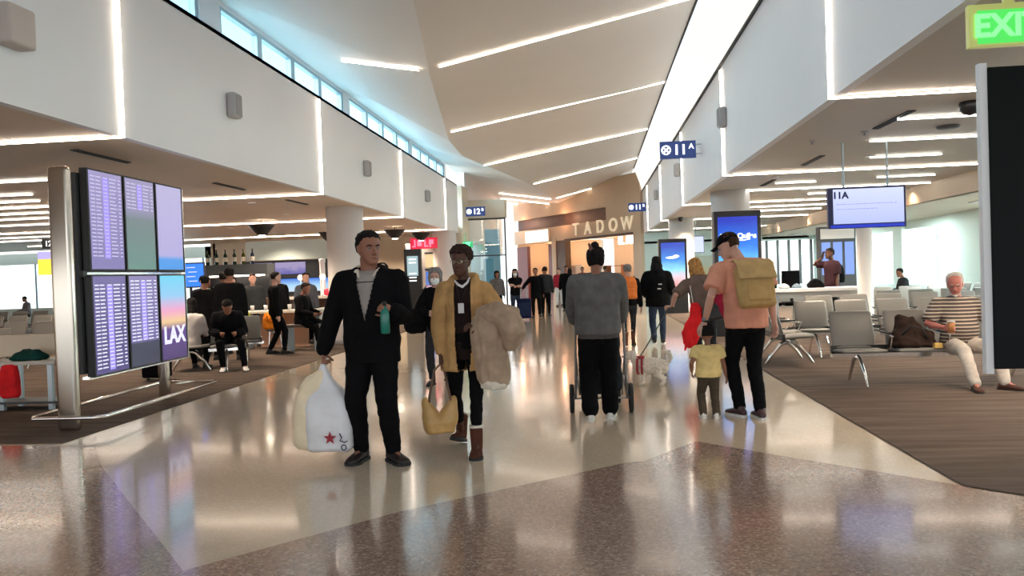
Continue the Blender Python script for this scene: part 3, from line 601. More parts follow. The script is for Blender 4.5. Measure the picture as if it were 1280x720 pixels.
HR = dict(black=mat('hair_black', (.012, .010, .010), .8, spec=.12, nscale=60, namt=.5), brown=mat('hair_brown', (.05, .025, .014), .8, spec=.12, nscale=60, namt=.4), blonde=mat('hair_blonde', (.42, .21, .07), .8, spec=.12, nscale=40, namt=.45, stretch=(1, 1, .15)), grey=mat('hair_grey', (.22, .20, .19), .8, spec=.12, nscale=50, namt=.4), white=mat('hair_white', (.72, .66, .60), .8, spec=.12, nscale=50, namt=.2), curly=mat('hair_dark_curly', (.035, .018, .014), .8, spec=.12, nscale=60, namt=.5))
BK = fabric('black_cloth', (.005, .005, .006)); BK2 = fabric('charcoal_cloth', (.030, .032, .036)); NV = fabric('navy_cloth', (.02, .03, .07)); JN = fabric('jeans', (.035, .05, .085))
GR = fabric('grey_tee', (.33, .29, .27)); WH = fabric('white_cloth', (.72, .70, .68)); CREAM = fabric('cream_lining', (.70, .62, .52))
LEATHERB = mat('black_leather', (.012, .011, .011), .35); WSH = mat('white_shoe', (.75, .72, .68), .5)
# --- 1: man in black
I1 = person((-1.81, 6.41, 0), 0, 1.86, dict(footR=(-.13, .03, .085), footL=(.14, -.03, .085), toeL=42, toeR=-12, handR=(-.385, -.02, .875), elbowR=(-.8, .5, 0), hdirR=(-.05, -.02, -1), palmR=(1, .1, 0), curlR=1.25,
    handL=(.225, -.25, 1.17), elbowL=(.25, .9, -.8), hdirL=(-.35, -.75, .25), palmL=(-.8, .3, .2), curlL=1.15, head_yaw=38, head_pitch=2, side=-1),
    dict(skin=SK['tan'], hair=HR['black'], girth=1.16, shoulder=.200, head=1.10, belly=.03, neck=.066, legfat=1.08, bootfat=1.2, trousers=BK, tease=.024, tankle=.060, shoes=mat('dark_boot', (.018, .013, .012), .5), boot=.15,
         tops=[dict(name='grey_shirt', mat=GR, ease=.010, hem=-.06, sleeve=.3, amp=.004), dict(name='black_jacket', mat=BK, ease=.032, hem=-.16, sleeve=1, hood=True, amp=.013, vox=.75, sm=3, freq=6, open=lambda z: max(.004, (z - 1.10) * .23) if z > 1.1 else .0)]),
    'dark-haired man in open black jacket over grey shirt, carrying a big white bag', q=1)
R1 = I1['root']; nb = I1['nb']; Rn = I1['Rn']
mb = MB()
for sg in (1, -1): mb.tube([nb + Rn @ V((sg * .035, -.11, -.07)), nb + Rn @ V((sg * .085, -.045, -.005)), nb + Rn @ V((sg * .10, .03, .03)), nb + Rn @ V((sg * .06, .10, .035)), nb + Rn @ V((0, .115, .035))], [.010, .022, .026, .026, .026], 10)
finish(mb, 'hood_lining', CREAM, R1, .009, 1, amp=.005, freq=20)
mb = MB(); rr = I1['ring'](.455, .172 * 1.1 * 1.08 + .0, .112 * 1.1 + .012, .0, 40); fr = [p for p in rr if p.y < nb.y - .06 and abs(p.x - nb.x) < .075]; fr.sort(key=lambda p: p.x); mb.tube([V(p) + V((0, .002, 0)) for p in fr], .004, 6); mb.build('shirt_seam', BK2, R1, smooth=True)
# green bottle in his left hand, big white shopping bag in his right
w = I1['M'] @ I1['wr']['L']
t = empty('drink_bottle', w + V((-.035, -.09, -.17)), .2); tag(t, 'green water bottle held by the man in black', 'bottle')
mb = MB(); mb.lathe((0, 0, 0), [(.030, 0), (.036, .01), (.036, .15), (.030, .18), (.014, .20), (.014, .215)], 20); mb.build('bottle_body', mat('teal_bottle', (.01, .16, .12), .25), t, smooth=True)
mb = MB(); mb.lathe((0, 0, .215), [(.017, 0), (.018, .03), (.012, .035), (.003, .036)], 16); mb.build('cap', BLK, t, smooth=True)
w = I1['M'] @ (I1['wr']['R'] + V((0, -.03, -.10)))
t = empty('shopping_bag', (w.x, w.y, .11)); tag(t, 'large white shopping bag with red star, hanging from the man in black', 'bag')
HBG = w.z - .11
def bag_loft(name, secs, m_, parent, amp=.02, fq=6, n=32, vox=.012, sd=2):
    mb = MB(); rs = []
    for cx, cy, z, rx, ry in secs:
        rs.append([V((cx + math.copysign(abs(math.cos(k * 2 * math.pi / n)) ** .6, math.cos(k * 2 * math.pi / n)) * rx, cy + math.copysign(abs(math.sin(k * 2 * math.pi / n)) ** .6, math.sin(k * 2 * math.pi / n)) * ry, z)) for k in range(n)])
    mb.rings(rs); return finish(mb, name, m_, parent, vox, 1, amp=amp, freq=fq, seed=sd)
plast = mat('white_plastic', (.74, .73, .76), .35, nscale=6, namt=.05); ivory = mat('ivory_plastic', (.80, .66, .46), .4, nscale=6, namt=.1)
bo = bag_loft('bag_body', [(.04, 0, 0, .165, .10), (.045, 0, .03, .19, .13), (.045, 0, .18, .195, .14), (.04, 0, .36, .19, .13), (.03, 0, .44, .17, .10), (.01, 0, .52, .11, .06), (.0, 0, .60, .07, .04), (-.0, 0, HBG - .06, .045, .03), (0, 0, HBG, .02, .02)], plast, t, amp=.012)
bag_loft('ivory_bag_side', [(-.11, .02, .02, .12, .11), (-.14, .02, .06, .13, .12), (-.14, .02, .3, .13, .12), (-.11, .02, .46, .13, .10), (-.06, .01, .60, .09, .06), (-.01, 0, HBG - .05, .035, .03)], ivory, t, amp=.015)
def star(mb, c, r, th=.004, ex=V((1, 0, 0))):
    vs = []
    for k in range(10):
        a_ = math.pi / 2 + k * math.pi / 5; q_ = r if k % 2 == 0 else r * .4; vs.append(mb.b.verts.new(V(c) + ex * math.cos(a_) * q_ + V((0, 0, math.sin(a_) * q_))))
    f = mb.b.faces.new(vs); g_ = bmesh.ops.extrude_face_region(mb.b, geom=[f]); bmesh.ops.translate(mb.b, vec=(0, th, 0), verts=[v for v in g_['geom'] if isinstance(v, bmesh.types.BMVert)])
mb = MB(); star(mb, (.085, -.150, .125), .055); mb.build('red_star', mat('star_red', (.32, .01, .03), .5), t)
darkp = mat('print_grey', (.05, .05, .09), .5)
mb = MB(); mb.tube([(.165, -.145, .16), (.18, -.14, .125), (.165, -.143, .105), (.20, -.128, .085), (.215, -.12, .095)], .005, 6); mb.tube([V((.19 + .02 * math.cos(k * .7), -.128, .045 + .022 * math.sin(k * .7))) for k in range(10)], .005, 6); mb.build('print_mark', darkp, t)
# --- 2: woman in tan cardigan
TAN = fabric('tan_knit', (.50, .29, .12), amt=.2); BROWNB = fabric('brown_suede', (.09, .035, .022))
I2 = person((-1.10, 6.80, 0), 0, 1.74, dict(footR=(-.11, .24, .11), footL=(.10, -.24, .085), toepitchR=-16, toeR=-6, toeL=4, handR=(-.215, -.06, .86), elbowR=(-.9, .6, 0), hdirR=(.0, -.05, -1), palmR=(1, .2, 0), curlR=1.3,
    handL=(.16, -.26, 1.10), elbowL=(.9, .3, -.5), hdirL=(-.8, -.6, 0), palmL=(0, .3, -1), curlL=.5, head_yaw=-14, head_pitch=4, lean=2),
    dict(skin=SK['dark'], hair=HR['curly'], hairstyle='curly', girth=.95, shoulder=.172, neck=.05, trousers=BK, tease=.008, tankle=.044, legfat=.92, shoes=BROWNB, boot=.24, bootfat=1.15, trim=CREAM, lipmat=mat('lip_dark', (.07, .02, .018), .4),
         tops=[dict(name='black_top', mat=fabric('dark_brown_top', (.022, .013, .012)), ease=.010, hem=-.14, sleeve=.6, amp=.004), dict(name='tan_cardigan', mat=TAN, ease=.026, hem=-.235, sleeve=1, flare=.15, hood=True, amp=.012, freq=8, st=(1.6, 1.6, .35), open=lambda z: .070 if z > .9 else .070 - (.9 - z) * .1)]),
    'woman in tan hooded cardigan over black, carrying a coat and tan handbag', q=1)
R2 = I2['root']; nb = I2['nb']; Rn = I2['Rn']
mb = MB(); mb.tube([nb + V((-.06, -.085, .0)), nb + V((-.03, -.115, -.035)), nb + V((.01, -.125, -.055)), nb + V((.05, -.11, -.02)), nb + V((.065, -.08, .02))], [.010, .014, .018, .014, .010], 10, asp=.5); finish(mb, 'white_collar', WH, R2, .006, 1)
mb = MB(); mb.tube([nb + V((-.05, -.10, -.03)), nb + V((-.01, -.135, -.20)), nb + V((.05, -.10, -.03))], .004, 6); mb.build('lanyard', BLK, R2)
mb = MB(); mb.box(nb + V((-.005, -.145, -.235)), (.05, .006, .085), bev=.002); mb.build('badge', WH, R2)
# glasses
def glasses(I, par, m_):
    Hm, hs = I['Hm'], I['hs']; mb = MB()
    for sx in (-1, 1):
        c = V((sx * .032, -.1, .118)); pts = [Hm @ ((c + V((math.cos(k * math.pi / 6) * .022, abs(math.cos(k * math.pi / 6)) * .004, math.sin(k * math.pi / 6) * .016))) * hs) for k in range(13)]
        mb.tube(pts, .0018, 6, flat=True); mb.tube([Hm @ (V((sx * .054, -.096, .122)) * hs), Hm @ (V((sx * .078, .0, .122)) * hs)], .0016, 6)
    mb.tube([Hm @ (V((-.010, -.104, .12)) * hs), Hm @ (V((.010, -.104, .12)) * hs)], .0016, 6); mb.build('glasses', m_, par, smooth=True)
glasses(I2, R2, mat('gold_wire', (.6, .5, .35), .25, metal=1))
# coat over her arm (top-level: carried)
t = empty('folded_coat', (-.80, 6.50, 0)); tag(t, 'beige fluffy coat draped over the arm of the woman in tan', 'coat')
PUF = fabric('beige_coat', (.38, .27, .19), amt=.2)
mb = MB(); mb.tube([(-.10, .02, 1.17), (.02, -.03, 1.20), (.11, -.02, 1.14), (.14, .0, 1.02), (.12, .0, .93)], [.08, .10, .115, .12, .07], 18); finish(mb, 'sleeve_roll', PUF, t, .012, 2, amp=.018, freq=9)
mb = MB(); mb.rings([[V((cx + math.cos(k * math.pi / 12) * rx, cy + math.sin(k * math.pi / 12) * ry, z)) for k in range(24)] for cx, cy, z, rx, ry in ((-.04, 0, .60, .12, .06), (-.04, 0, .64, .145, .075), (-.05, 0, .85, .145, .08), (-.07, 0, 1.05, .14, .08), (-.06, 0, 1.16, .11, .07), (-.04, 0, 1.19, .05, .04))]); finish(mb, 'coat_body', PUF, t, .012, 1, amp=.03, freq=12, stretch=(1, 1, .2))
mb = MB(); mb.rings([[V((-.03 + math.cos(k * math.pi / 12) * rx, math.sin(k * math.pi / 12) * ry, z)) for k in range(24)] for z, rx, ry in ((.565, .10, .05), (.575, .11, .06), (.62, .125, .065), (.64, .11, .05))]); finish(mb, 'coat_lining', CREAM, t, .010, 1, amp=.02, freq=14)
# tan tote in her hand
w = I2['M'] @ (I2['wr']['R'] + V((0, -.03, -.11)))
t = empty('handbag', (w.x - .02, w.y, .17), .25); tag(t, 'slouchy tan leather handbag held by the woman in cardigan', 'bag')
LT = mat('tan_leather', (.58, .34, .12), .45, nscale=5, namt=.15)
o = bag_loft('bag_body', [(.0, 0, 0, .115, .07), (0, 0, .02, .125, .085), (0, 0, .10, .145, .095), (0, 0, .19, .155, .075), (0, 0, .25, .15, .05), (0, 0, .27, .14, .03)], LT, t, amp=.012, fq=9, vox=.009)
for v_ in o.data.vertices:
    k_ = max(0, (v_.co.z - .08) / .19); v_.co.z += k_ * (-.10 + .13 * min(1, abs(v_.co.x) / .11))
hz = w.z - .17
for sy in (-1, 1):
    mb = MB(); mb.tube([(-.09, sy * .03, .24), (-.08, sy * .03, .32), (-.03, sy * .015, hz - .04), (.02, 0, hz + .01), (.05, sy * .015, hz - .04), (.09, sy * .03, .32), (.10, sy * .03, .24)], .009, 8); mb.build('handle', mat('brown_strap', (.14, .07, .04), .5), t, smooth=True)
# --- 3: masked woman behind
I3 = person((-2.17, 11.0, 0), 0, 1.60, dict(footR=(-.09, -.10, .085), footL=(.10, .15, .1), toepitchL=-12, handR=(-.10, -.24, 1.10), hdirR=(.9, -.3, .1), elbowR=(-.8, .5, -.4), curlR=.8, handL=(.25, -.05, .80), head_pitch=3),
    dict(skin=SK['fair'], hair=HR['grey'], hairstyle='bob', girth=1.02, shoulder=.17, trousers=BK2, tankle=.05, shoes=BLK, tops=[dict(name='black_jacket', mat=BK, ease=.03, hem=-.14, sleeve=1, amp=.012)]),
    'grey-haired woman in white face mask and dark jacket behind the pair', q=2)
def mask(I, m_):
    Hm, hs = I['Hm'], I['hs']; mb = MB(); n = 16; rs = []
    for z, w, y in ((.004, .03, -.088), (.02, .052, -.100), (.05, .064, -.112), (.075, .066, -.118), (.098, .055, -.106), (.104, .03, -.104)):
        rs.append([Hm @ (V((math.cos(k * 2 * math.pi / n) * w, -.035 + math.sin(k * 2 * math.pi / n) * (abs(y) - .035), z)) * hs) for k in range(n)])
    mb.rings(rs); mb.tube([Hm @ (V((-.06, -.05, .09)) * hs), Hm @ (V((-.08, .0, .105)) * hs)], .002, 5); mb.tube([Hm @ (V((.06, -.05, .09)) * hs), Hm @ (V((.08, .0, .105)) * hs)], .002, 5)
    mb.build('face_mask', m_, I['root'], smooth=True)
MASK = mat('mask_white', (.80, .84, .84), .7); mask(I3, MASK)
t = empty('shoulder_bag', (-2.46, 10.92, .72)); tag(t, 'round black shoulder bag worn by the masked woman', 'bag')
bag_loft('bag_body', [(0, 0, 0, .08, .05), (0, 0, .04, .14, .09), (0, 0, .18, .17, .11), (0, 0, .30, .12, .07), (.02, 0, .34, .05, .03)], BK, t, amp=.015)
mb = MB(); mb.tube([(-.06, 0, .28), (.05, .02, .5), (.16, .03, .66), (.20, .03, .5), (.10, .02, .30)], .010, 6); mb.build('strap', LEATHERB, t, smooth=True)
# --- 4: woman pushing stroller
SWEAT = fabric('heather_grey', (.13, .125, .125), amt=.2)
I4 = person((.04, 7.98, 0), math.pi, 1.73, dict(footL=(.10, .10, .13), toepitchL=-24, footR=(-.10, -.22, .085), handL=(.25, -.42, 1.00), handR=(-.25, -.42, 1.00), elbowL=(1.4, .5, -.4), elbowR=(-1.4, .5, -.4), hdirL=(-.3, -1, 0), hdirR=(.3, -1, 0), palmL=(0, 0, -1), palmR=(0, 0, -1), curlL=1.2, curlR=1.2, lean=6, head_pitch=4, head_yaw=-8),
    dict(skin=SK['tan'], hair=HR['black'], hairstyle='bun', girth=1.12, shoulder=.195, trousers=BK, tease=.035, tankle=.085, legfat=1.1, shoes=WSH, sole=WSH,
         tops=[dict(name='grey_sweatshirt', mat=SWEAT, ease=.045, hem=-.04, sleeve=1, boxy=True, amp=.014, freq=6)]),
    'woman in baggy grey sweatshirt and wide black trousers, seen from behind, pushing stroller', q=1)
R4 = I4['root']
mb = MB(); mb.rings([I4['ring'](t_, .205, .15, .0) for t_ in (-.085, -.06, -.02, .0)]); finish(mb, 'sweatshirt_hem', fabric('grey_rib', (.10, .09, .088)), R4, .010, 1, amp=.004, freq=20)
Hm = I4['Hm']; mb = MB(); mb.tube([Hm @ V((.09 * math.cos(k * math.pi / 8), .03 - .0 * k, .12 + .13 * math.sin(k * math.pi / 8))) for k in range(9)], .006, 6); mb.build('hair_band', mat('pale_band', (.5, .6, .65), .4), R4, smooth=True)
mb = MB(); mb.tube([Hm @ V((-.02, .10, .16)), Hm @ V((.03, .125, .22)), Hm @ V((.05, .12, .27))], [.012, .02, .012], 8, asp=.4); mb.build('hair_clip', mat('clip_brown', (.12, .03, .02), .3), R4, smooth=True)
# stroller
t = empty('stroller', (.055, 8.5, 0)); tag(t, 'black pushchair with two large rear wheels in front of woman in grey', 'stroller')
FR = mat('stroller_frame', (.35, .35, .36), .3, metal=1)
mb = MB()
for sx in (-1, 1):
    mb.tube([(sx * .27, .0, .16), (sx * .26, -.03, .55), (sx * .25, -.10, .95), (sx * .23, -.13, 1.04)], .014, 8)
    mb.tube([(sx * .24, .62, .10), (sx * .25, .35, .35), (sx * .26, .0, .62)], .012, 8); mb.tube([(sx * .27, .0, .16), (sx * .25, .35, .36)], .010, 8)
mb.tube([(-.29, 0, .155), (.29, 0, .155)], .010, 8); mb.build('frame', FR, t, smooth=True)
mb = MB(); mb.tube([(-.23, -.13, 1.04), (0, -.145, 1.05), (.23, -.13, 1.04)], .017, 10); mb.build('handlebar', BLK, t, smooth=True)
def wheel(x, y, r, th):
    w_ = MB(); n = 28; w_.rings([[V((x + dx, y + math.cos(k * 2 * math.pi / n) * rr_, r + math.sin(k * 2 * math.pi / n) * rr_)) for k in range(n)] for dx, rr_ in ((-th / 2, r * .8), (-th / 2, r * .95), (-th * .2, r), (th * .2, r), (th / 2, r * .95), (th / 2, r * .8))], cap=False)
    w_.rings([[V((x + dx, y + math.cos(k * 2 * math.pi / n) * rr_, r + math.sin(k * 2 * math.pi / n) * rr_)) for k in range(n)] for dx, rr_ in ((th / 2, r * .8), (th * .1, r * .74), (-th * .1, r * .74), (-th / 2, r * .8))], cap=False)
    o = w_.build('wheel', BLK, t, smooth=True)
    w_ = MB()
    for k in range(3): a_ = k * math.pi / 3; w_.box((x, y, r), (.012, .022, r * 1.55), rx=a_)
    w_.tube([(x - .022, y, r), (x + .022, y, r)], .024, 12, flat=True); w_.build('hub', FR, o)
for sx in (-1, 1): wheel(sx * .31, 0, .155, .045); wheel(sx * .2, .62, .10, .04)
mb = MB(); mb.rings([[V((math.cos(k * math.pi / 12) * rx, cy + math.sin(k * math.pi / 12) * ry, z)) for k in range(24)] for cy, z, rx, ry in ((.30, .28, .15, .18), (.25, .33, .2, .24), (.22, .5, .22, .25), (.15, .8, .22, .2), (.12, 1.0, .21, .16), (.12, 1.05, .15, .1))]); finish(mb, 'seat_pod', BK, t, .014, 2, amp=.01)
mb = MB(); mb.rings([[V((.02 + math.cos(k * math.pi / 12) * rx, .03 + math.sin(k * math.pi / 12) * ry, z)) for k in range(24)] for z, rx, ry in ((.20, .14, .07), (.24, .20, .10), (.42, .21, .10), (.60, .19, .07), (.68, .14, .04))]); finish(mb, 'basket_bag', BK2, t, .014, 2, amp=.02)
# --- 5: orange backpack person
ORG = fabric('orange_pack', (.75, .20, .05)); BRB = fabric('brown_boot', (.15, .07, .05))
I5 = person((.70, 16.0, 0), math.pi, 1.60, dict(footL=(.09, .16, .13), toepitchL=-22, footR=(-.08, -.12, .085), lean=3), dict(skin=SK['fair'], hair=HR['grey'], girth=1.0, shoulder=.18, trousers=BK2, tankle=.046, tease=.006, shoes=BRB, boot=.28, tops=[dict(name='dark_top', mat=BK, ease=.024, hem=-.06, sleeve=1)]),
    'person in black walking away with an orange backpack and brown boots', q=2)
def backpack(loc, rz, w, h, d, m_, label, lean=0, flap=None, straps=BK, group=None, sunk=0):
    t = empty('backpack', loc, rz); t.rotation_euler.x = rad(lean); tag(t, label, 'backpack', group)   # back panel at y=0, pack grows to +y
    bag_loft('pack_body', [(0, d * .5, 0, w * .42, d * .42), (0, d * .5, .03, w * .48, d * .5), (0, d * .52, h * .4, w * .5, d * .52), (0, d * .45, h * .8, w * .46, d * .44), (0, d * .4, h * .96, w * .36, d * .32), (0, d * .35, h, w * .2, d * .2)], m_, t, amp=.012, fq=9, vox=.010)
    mb = MB(); mb.box((0, d * .98, h * .28), (w * .62, d * .25, h * .36), bev=.02); mb.build('front_pocket', m_, t, smooth=True)
    if flap:
        mb = MB(); mb.rings([[V((x * w * .5, y, z)) for x, y, z in ((-1, yy, zz), (1, yy, zz), (1, yy + .012, zz + .012), (-1, yy + .012, zz + .012))] for yy, zz in ((d * .1, h * 1.0), (d * .5, h * 1.01), (d * .88, h * .88), (d * 1.05, h * .62), (d * 1.06, h * .55))]); finish(mb, 'flap', flap, t, .009, 1, amp=.005)
    for sx in (-1, 1):
        mb = MB(); mb.tube([(sx * w * .28, .02, h * .95), (sx * w * .34, -.06, h * 1.0), (sx * w * .40, -.17, h * .86), (sx * w * .42, -.19, h * .6), (sx * w * .40, -.08, h * .35), (sx * w * .38, .02, h * .2)], .018, 8, asp=.4, side=(1, 0, 0)); mb.build('strap', straps, t, smooth=True)
    return t
backpack((.70, 15.89, .93), math.pi, .34, .44, .17, ORG, 'orange backpack on the person in black walking away', straps=BLK)
# --- 6: long black hair woman
I6 = person((1.28, 16.1, 0), math.pi, 1.72, dict(footL=(.10, .18, .14), toepitchL=-26, footR=(-.09, -.12, .085), lean=2, handL=(.22, -.2, 1.0), handR=(-.22, -.2, 1.0)), dict(skin=SK['tan'], hair=HR['black'], hairstyle='long', hairlen=.2, girth=1.12, shoulder=.19, trousers=JN, tankle=.055, shoes=BLK, sole=WSH, tops=[dict(name='black_coat', mat=BK, ease=.045, hem=-.16, sleeve=1, hood=True, flare=.1)]),
    'woman with long black hair in loose black coat walking away', q=2)
for dx, dz in ((.04, 1.22), (.02, 1.13)):
    mb = MB(); mb.box((-dx, .205, dz), (.07, .006, .022)); mb.build('print_mark', WH, I6['root'], smooth=False)
# --- 7: blonde woman with leash
TAUPE = fabric('taupe_top', (.17, .12, .10))
I7 = person((1.52, 11.25, 0), math.pi, 1.66, dict(lean=22, side=8, footL=(.08, .05, .085), footR=(-.12, -.12, .085), handL=(.44, -.16, 1.02), elbowL=(.8, .8, -.5), hdirL=(.8, -.5, 0), palmL=(0, 0, -1), curlL=1.2, handR=(-.12, -.2, .84), headlift=.2, head_yaw=22, head_pitch=6),
    dict(skin=SK['fair'], hair=HR['blonde'], hairstyle='long', hairlen=.12, girth=1.05, shoulder=.175, trousers=BK2, tankle=.05, shoes=BLK, tops=[dict(name='taupe_top', mat=TAUPE, ease=.025, hem=-.05, sleeve=.45)]),
    'blonde woman leaning over with a dog leash in her hand', q=2)
mb = MB(); hp = I7['wr']['L']; mb.tube([hp + V((-.012, .0, 0)), hp + V((.012, 0, 0))], .034, 12, flat=True); mb.build('wristband', BLK, I7['root'])
t = empty('red_jacket', (1.36, 11.10, .40)); tag(t, 'bright red jacket hanging beside the blonde woman', 'jacket')
RED = fabric('red_cloth', (.80, .025, .03))
mb = MB(); mb.rings([[V((cx + math.cos(k * math.pi / 12) * rx, cy + math.sin(k * math.pi / 12) * ry, z)) for k in range(24)] for cx, cy, z, rx, ry in ((-.05, 0, .0, .04, .03), (-.05, 0, .08, .09, .04), (-.01, 0, .22, .15, .05), (.02, 0, .38, .12, .05), (.03, 0, .48, .07, .04), (.03, 0, .55, .08, .04), (.02, 0, .62, .04, .03))]); finish(mb, 'draped_cloth', RED, t, .012, 1, amp=.03, freq=11, stretch=(1, 1, .3))
mb = MB(); mb.tube([(-.02, 0, .3), (-.09, .0, .12), (-.13, -.01, -.02)], [.05, .04, .02], 10, asp=.5); finish(mb, 'sleeve', RED, t, .012, 1, amp=.01)
mb = MB(); mb.tube([(.0, .02, .6), (-.03, .06, .85)], .006, 6); mb.build('cord', WH, t)
t = empty('crossbody_bag', (1.62, 11.05, .78)); tag(t, 'small black crossbody bag on the blonde woman', 'bag')
bag_loft('bag_body', [(0, 0, 0, .09, .05), (0, 0, .03, .12, .06), (0, 0, .18, .12, .06), (0, 0, .24, .08, .03)], LEATHERB, t, amp=.006)
mb = MB(); mb.tube([(.09, 0, .2), (.0, -.02, .45), (-.12, .05, .52)], .008, 6); mb.build('strap', LEATHERB, t, smooth=True)
t = backpack((1.78, 11.15, .83), math.pi * .8, .26, .36, .13, fabric('maroon_pack', (.35, .02, .05)), 'maroon and red backpack on the far shoulder of the blonde woman', lean=-18)
# leash + dog
DW = fabric('white_fur', (.82, .74, .64), bump=.8, amt=.1)
t = empty('dog', (.70, 10.42, 0), rad(-100)); tag(t, 'small fluffy white dog in a red harness on a leash', 'dog')   # faces -Y locally
mb = MB()
mb.tube([(0, .17, .25), (0, .06, .255), (0, -.07, .25), (0, -.14, .27)], [.085, .095, .10, .08], 16, asp=1.1)
mb.tube([(0, -.14, .27), (0, -.20, .35)], [.065, .055], 12); mb.sphere((0, -.23, .39), .068, 16, (1, 1.05, .95)); mb.tube([(0, -.27, .375), (0, -.325, .365)], [.034, .024], 10)
for sx in (-1, 1):
    mb.tube([(sx * .05, -.10, .20), (sx * .055, -.085, .11), (sx * .055, -.10, .035), (sx * .055, -.125, .02)], [.042, .026, .022, .022], 10)
    mb.tube([(sx * .05, .13, .22), (sx * .06, .10, .14), (sx * .058, .18, .09), (sx * .058, .165, .035), (sx * .058, .14, .02)], [.055, .04, .024, .022, .022], 10)
    mb.tube([(sx * .045, -.21, .44), (sx * .075, -.21, .40), (sx * .08, -.22, .35)], [.015, .026, .018], 8, asp=.5)
mb.tube([(0, .22, .29), (0, .27, .36), (0, .24, .43), (0, .18, .44)], [.03, .035, .035, .02], 10)
finish(mb, 'body', DW, t, .008, 1, amp=.014, freq=32, seed=4)
mb = MB(); mb.sphere((0, -.345, .375), .013, 10)
for sx in (-1, 1): mb.sphere((sx * .028, -.285, .405), .009, 8)
mb.build('nose_and_eyes', BLK, t, smooth=True)
mb = MB(); 
for yy, r_ in ((-.09, .117), (-.15, .098)): mb.rings([[V((math.cos(k * math.pi / 12) * r_, yy + dy, .255 + math.sin(k * math.pi / 12) * r_ * 1.08)) for k in range(24)] for dy in (-.014, .014)], cap=False)
mb.box((0, -.12, .365), (.05, .10, .02), bev=.006); o = mb.build('harness', mat('harness_red', (.35, .02, .03), .6), t); md = o.modifiers.new('s', 'SOLIDIFY'); md.thickness = .008; md.offset = 1
ha = I7['M'] @ (I7['wr']['L'] + V((.05, -.06, -.02)))
ds = t.matrix_basis if False else (Matrix.Translation(t.location) @ Matrix.Rotation(rad(-100), 4, 'Z')) @ V((0, -.12, .378))
mb = MB(); mid = lerp(ha, ds, .55) + V((0, 0, -.02)); mb.tube([ha, mid, ds], .008, 8); o = mb.build('dog_leash', BLK, smooth=True); tag(o, 'black leash running from the blonde woman to the white dog', 'leash')
# --- 8: toddler
YEL = fabric('yellow_tee', (.78, .60, .26)); OLV = fabric('olive_trousers', (.09, .07, .05))
I8 = person((1.12, 8.11, 0), math.pi, .90, dict(pel=(0, 0, .86), footL=(.12, .02, .085), footR=(-.12, .08, .085), handR=(-.34, -.05, .80), handL=(.30, -.12, .88), toeR=-15),
    dict(skin=SK['tan'], hair=HR['black'], hairstyle='toddler', head=1.50, girth=1.3, armfat=.95, shoulder=.21, legfat=1.15, trousers=OLV, tankle=.075, tease=.02, shoes=WSH, sole=WSH, bootfat=1.25, tops=[dict(name='yellow_shirt', mat=YEL, ease=.035, hem=-.06, sleeve=.30, amp=.008)]),
    'toddler in yellow t-shirt and olive trousers, walking under the hand of a man', q=1)
# --- 9: man in peach shirt
PCH = fabric('peach_tee', (.66, .30, .205))
I9 = person((1.50, 8.10, 0), math.pi * 1.08, 1.86, dict(lean=13, side=3, footL=(.06, -.06, .085), footR=(-.06, .12, .085), toeL=15, handL=(.36, -.10, .91), elbowL=(.6, .8, -.4), hdirL=(.45, -.1, -.75), palmL=(.3, -.2, -1), curlL=.3, handR=(-.27, .02, .87), curlR=.6, head_yaw=52, head_pitch=18, headlift=.3),
    dict(skin=SK['fair'], hair=HR['brown'], hairstyle='short', girth=1.06, shoulder=.20, trousers=BK, tankle=.058, tease=.014, shoes=mat('dark_sneaker', (.06, .025, .03), .5), sole=WSH, tops=[dict(name='peach_shirt', mat=PCH, ease=.035, hem=-.09, sleeve=.36, amp=.010)]),
    'man in peach t-shirt and black cap reaching down to the toddler', q=1)
Hm = I9['Hm']; mb = MB(); head_rings(mb, Hm, 1, grow=.016, zmin=.145, n=24); mb.b.verts.ensure_lookup_table()
mb.rings([[Hm @ V(p) for p in ((-.062, y, z), (0, y - .012, z + .012), (.062, y, z), (.062, y, z - .006), (0, y - .012, z + .004), (-.062, y, z - .006))] for y, z in ((-.07, .165), (-.12, .158), (-.165, .148))]); finish(mb, 'cap', BK, I9['root'], .007, 1)
mb = MB(); w_ = I9['wr']['L']; e_ = I9['elb']['L']; d_ = (w_ - e_).normalized(); mb.tube([w_ - d_ * .02, w_ - d_ * .002], .033, 14, flat=True); wt = mb.build('watch', BLK, I9['root'], smooth=True)
mb = MB(); mb.tube([w_ - d_ * .011 + V((.02, .022, .008)), w_ - d_ * .011 + V((.028, .03, .012))], .018, 14, flat=True); mb.build('watch_face', FR, wt)
c_, R_ = I9['sp'](.08); pt = I9['M'] @ (c_ + R_ @ V((-.02, .13, .0)))
PK = fabric('khaki_pack', (.50, .33, .14)); backpack(pt, math.pi * 1.08, .38, .46, .17, PK, 'khaki flap backpack on the back of the man in peach', lean=14, flap=fabric('khaki_flap', (.54, .37, .17)), straps=PK)
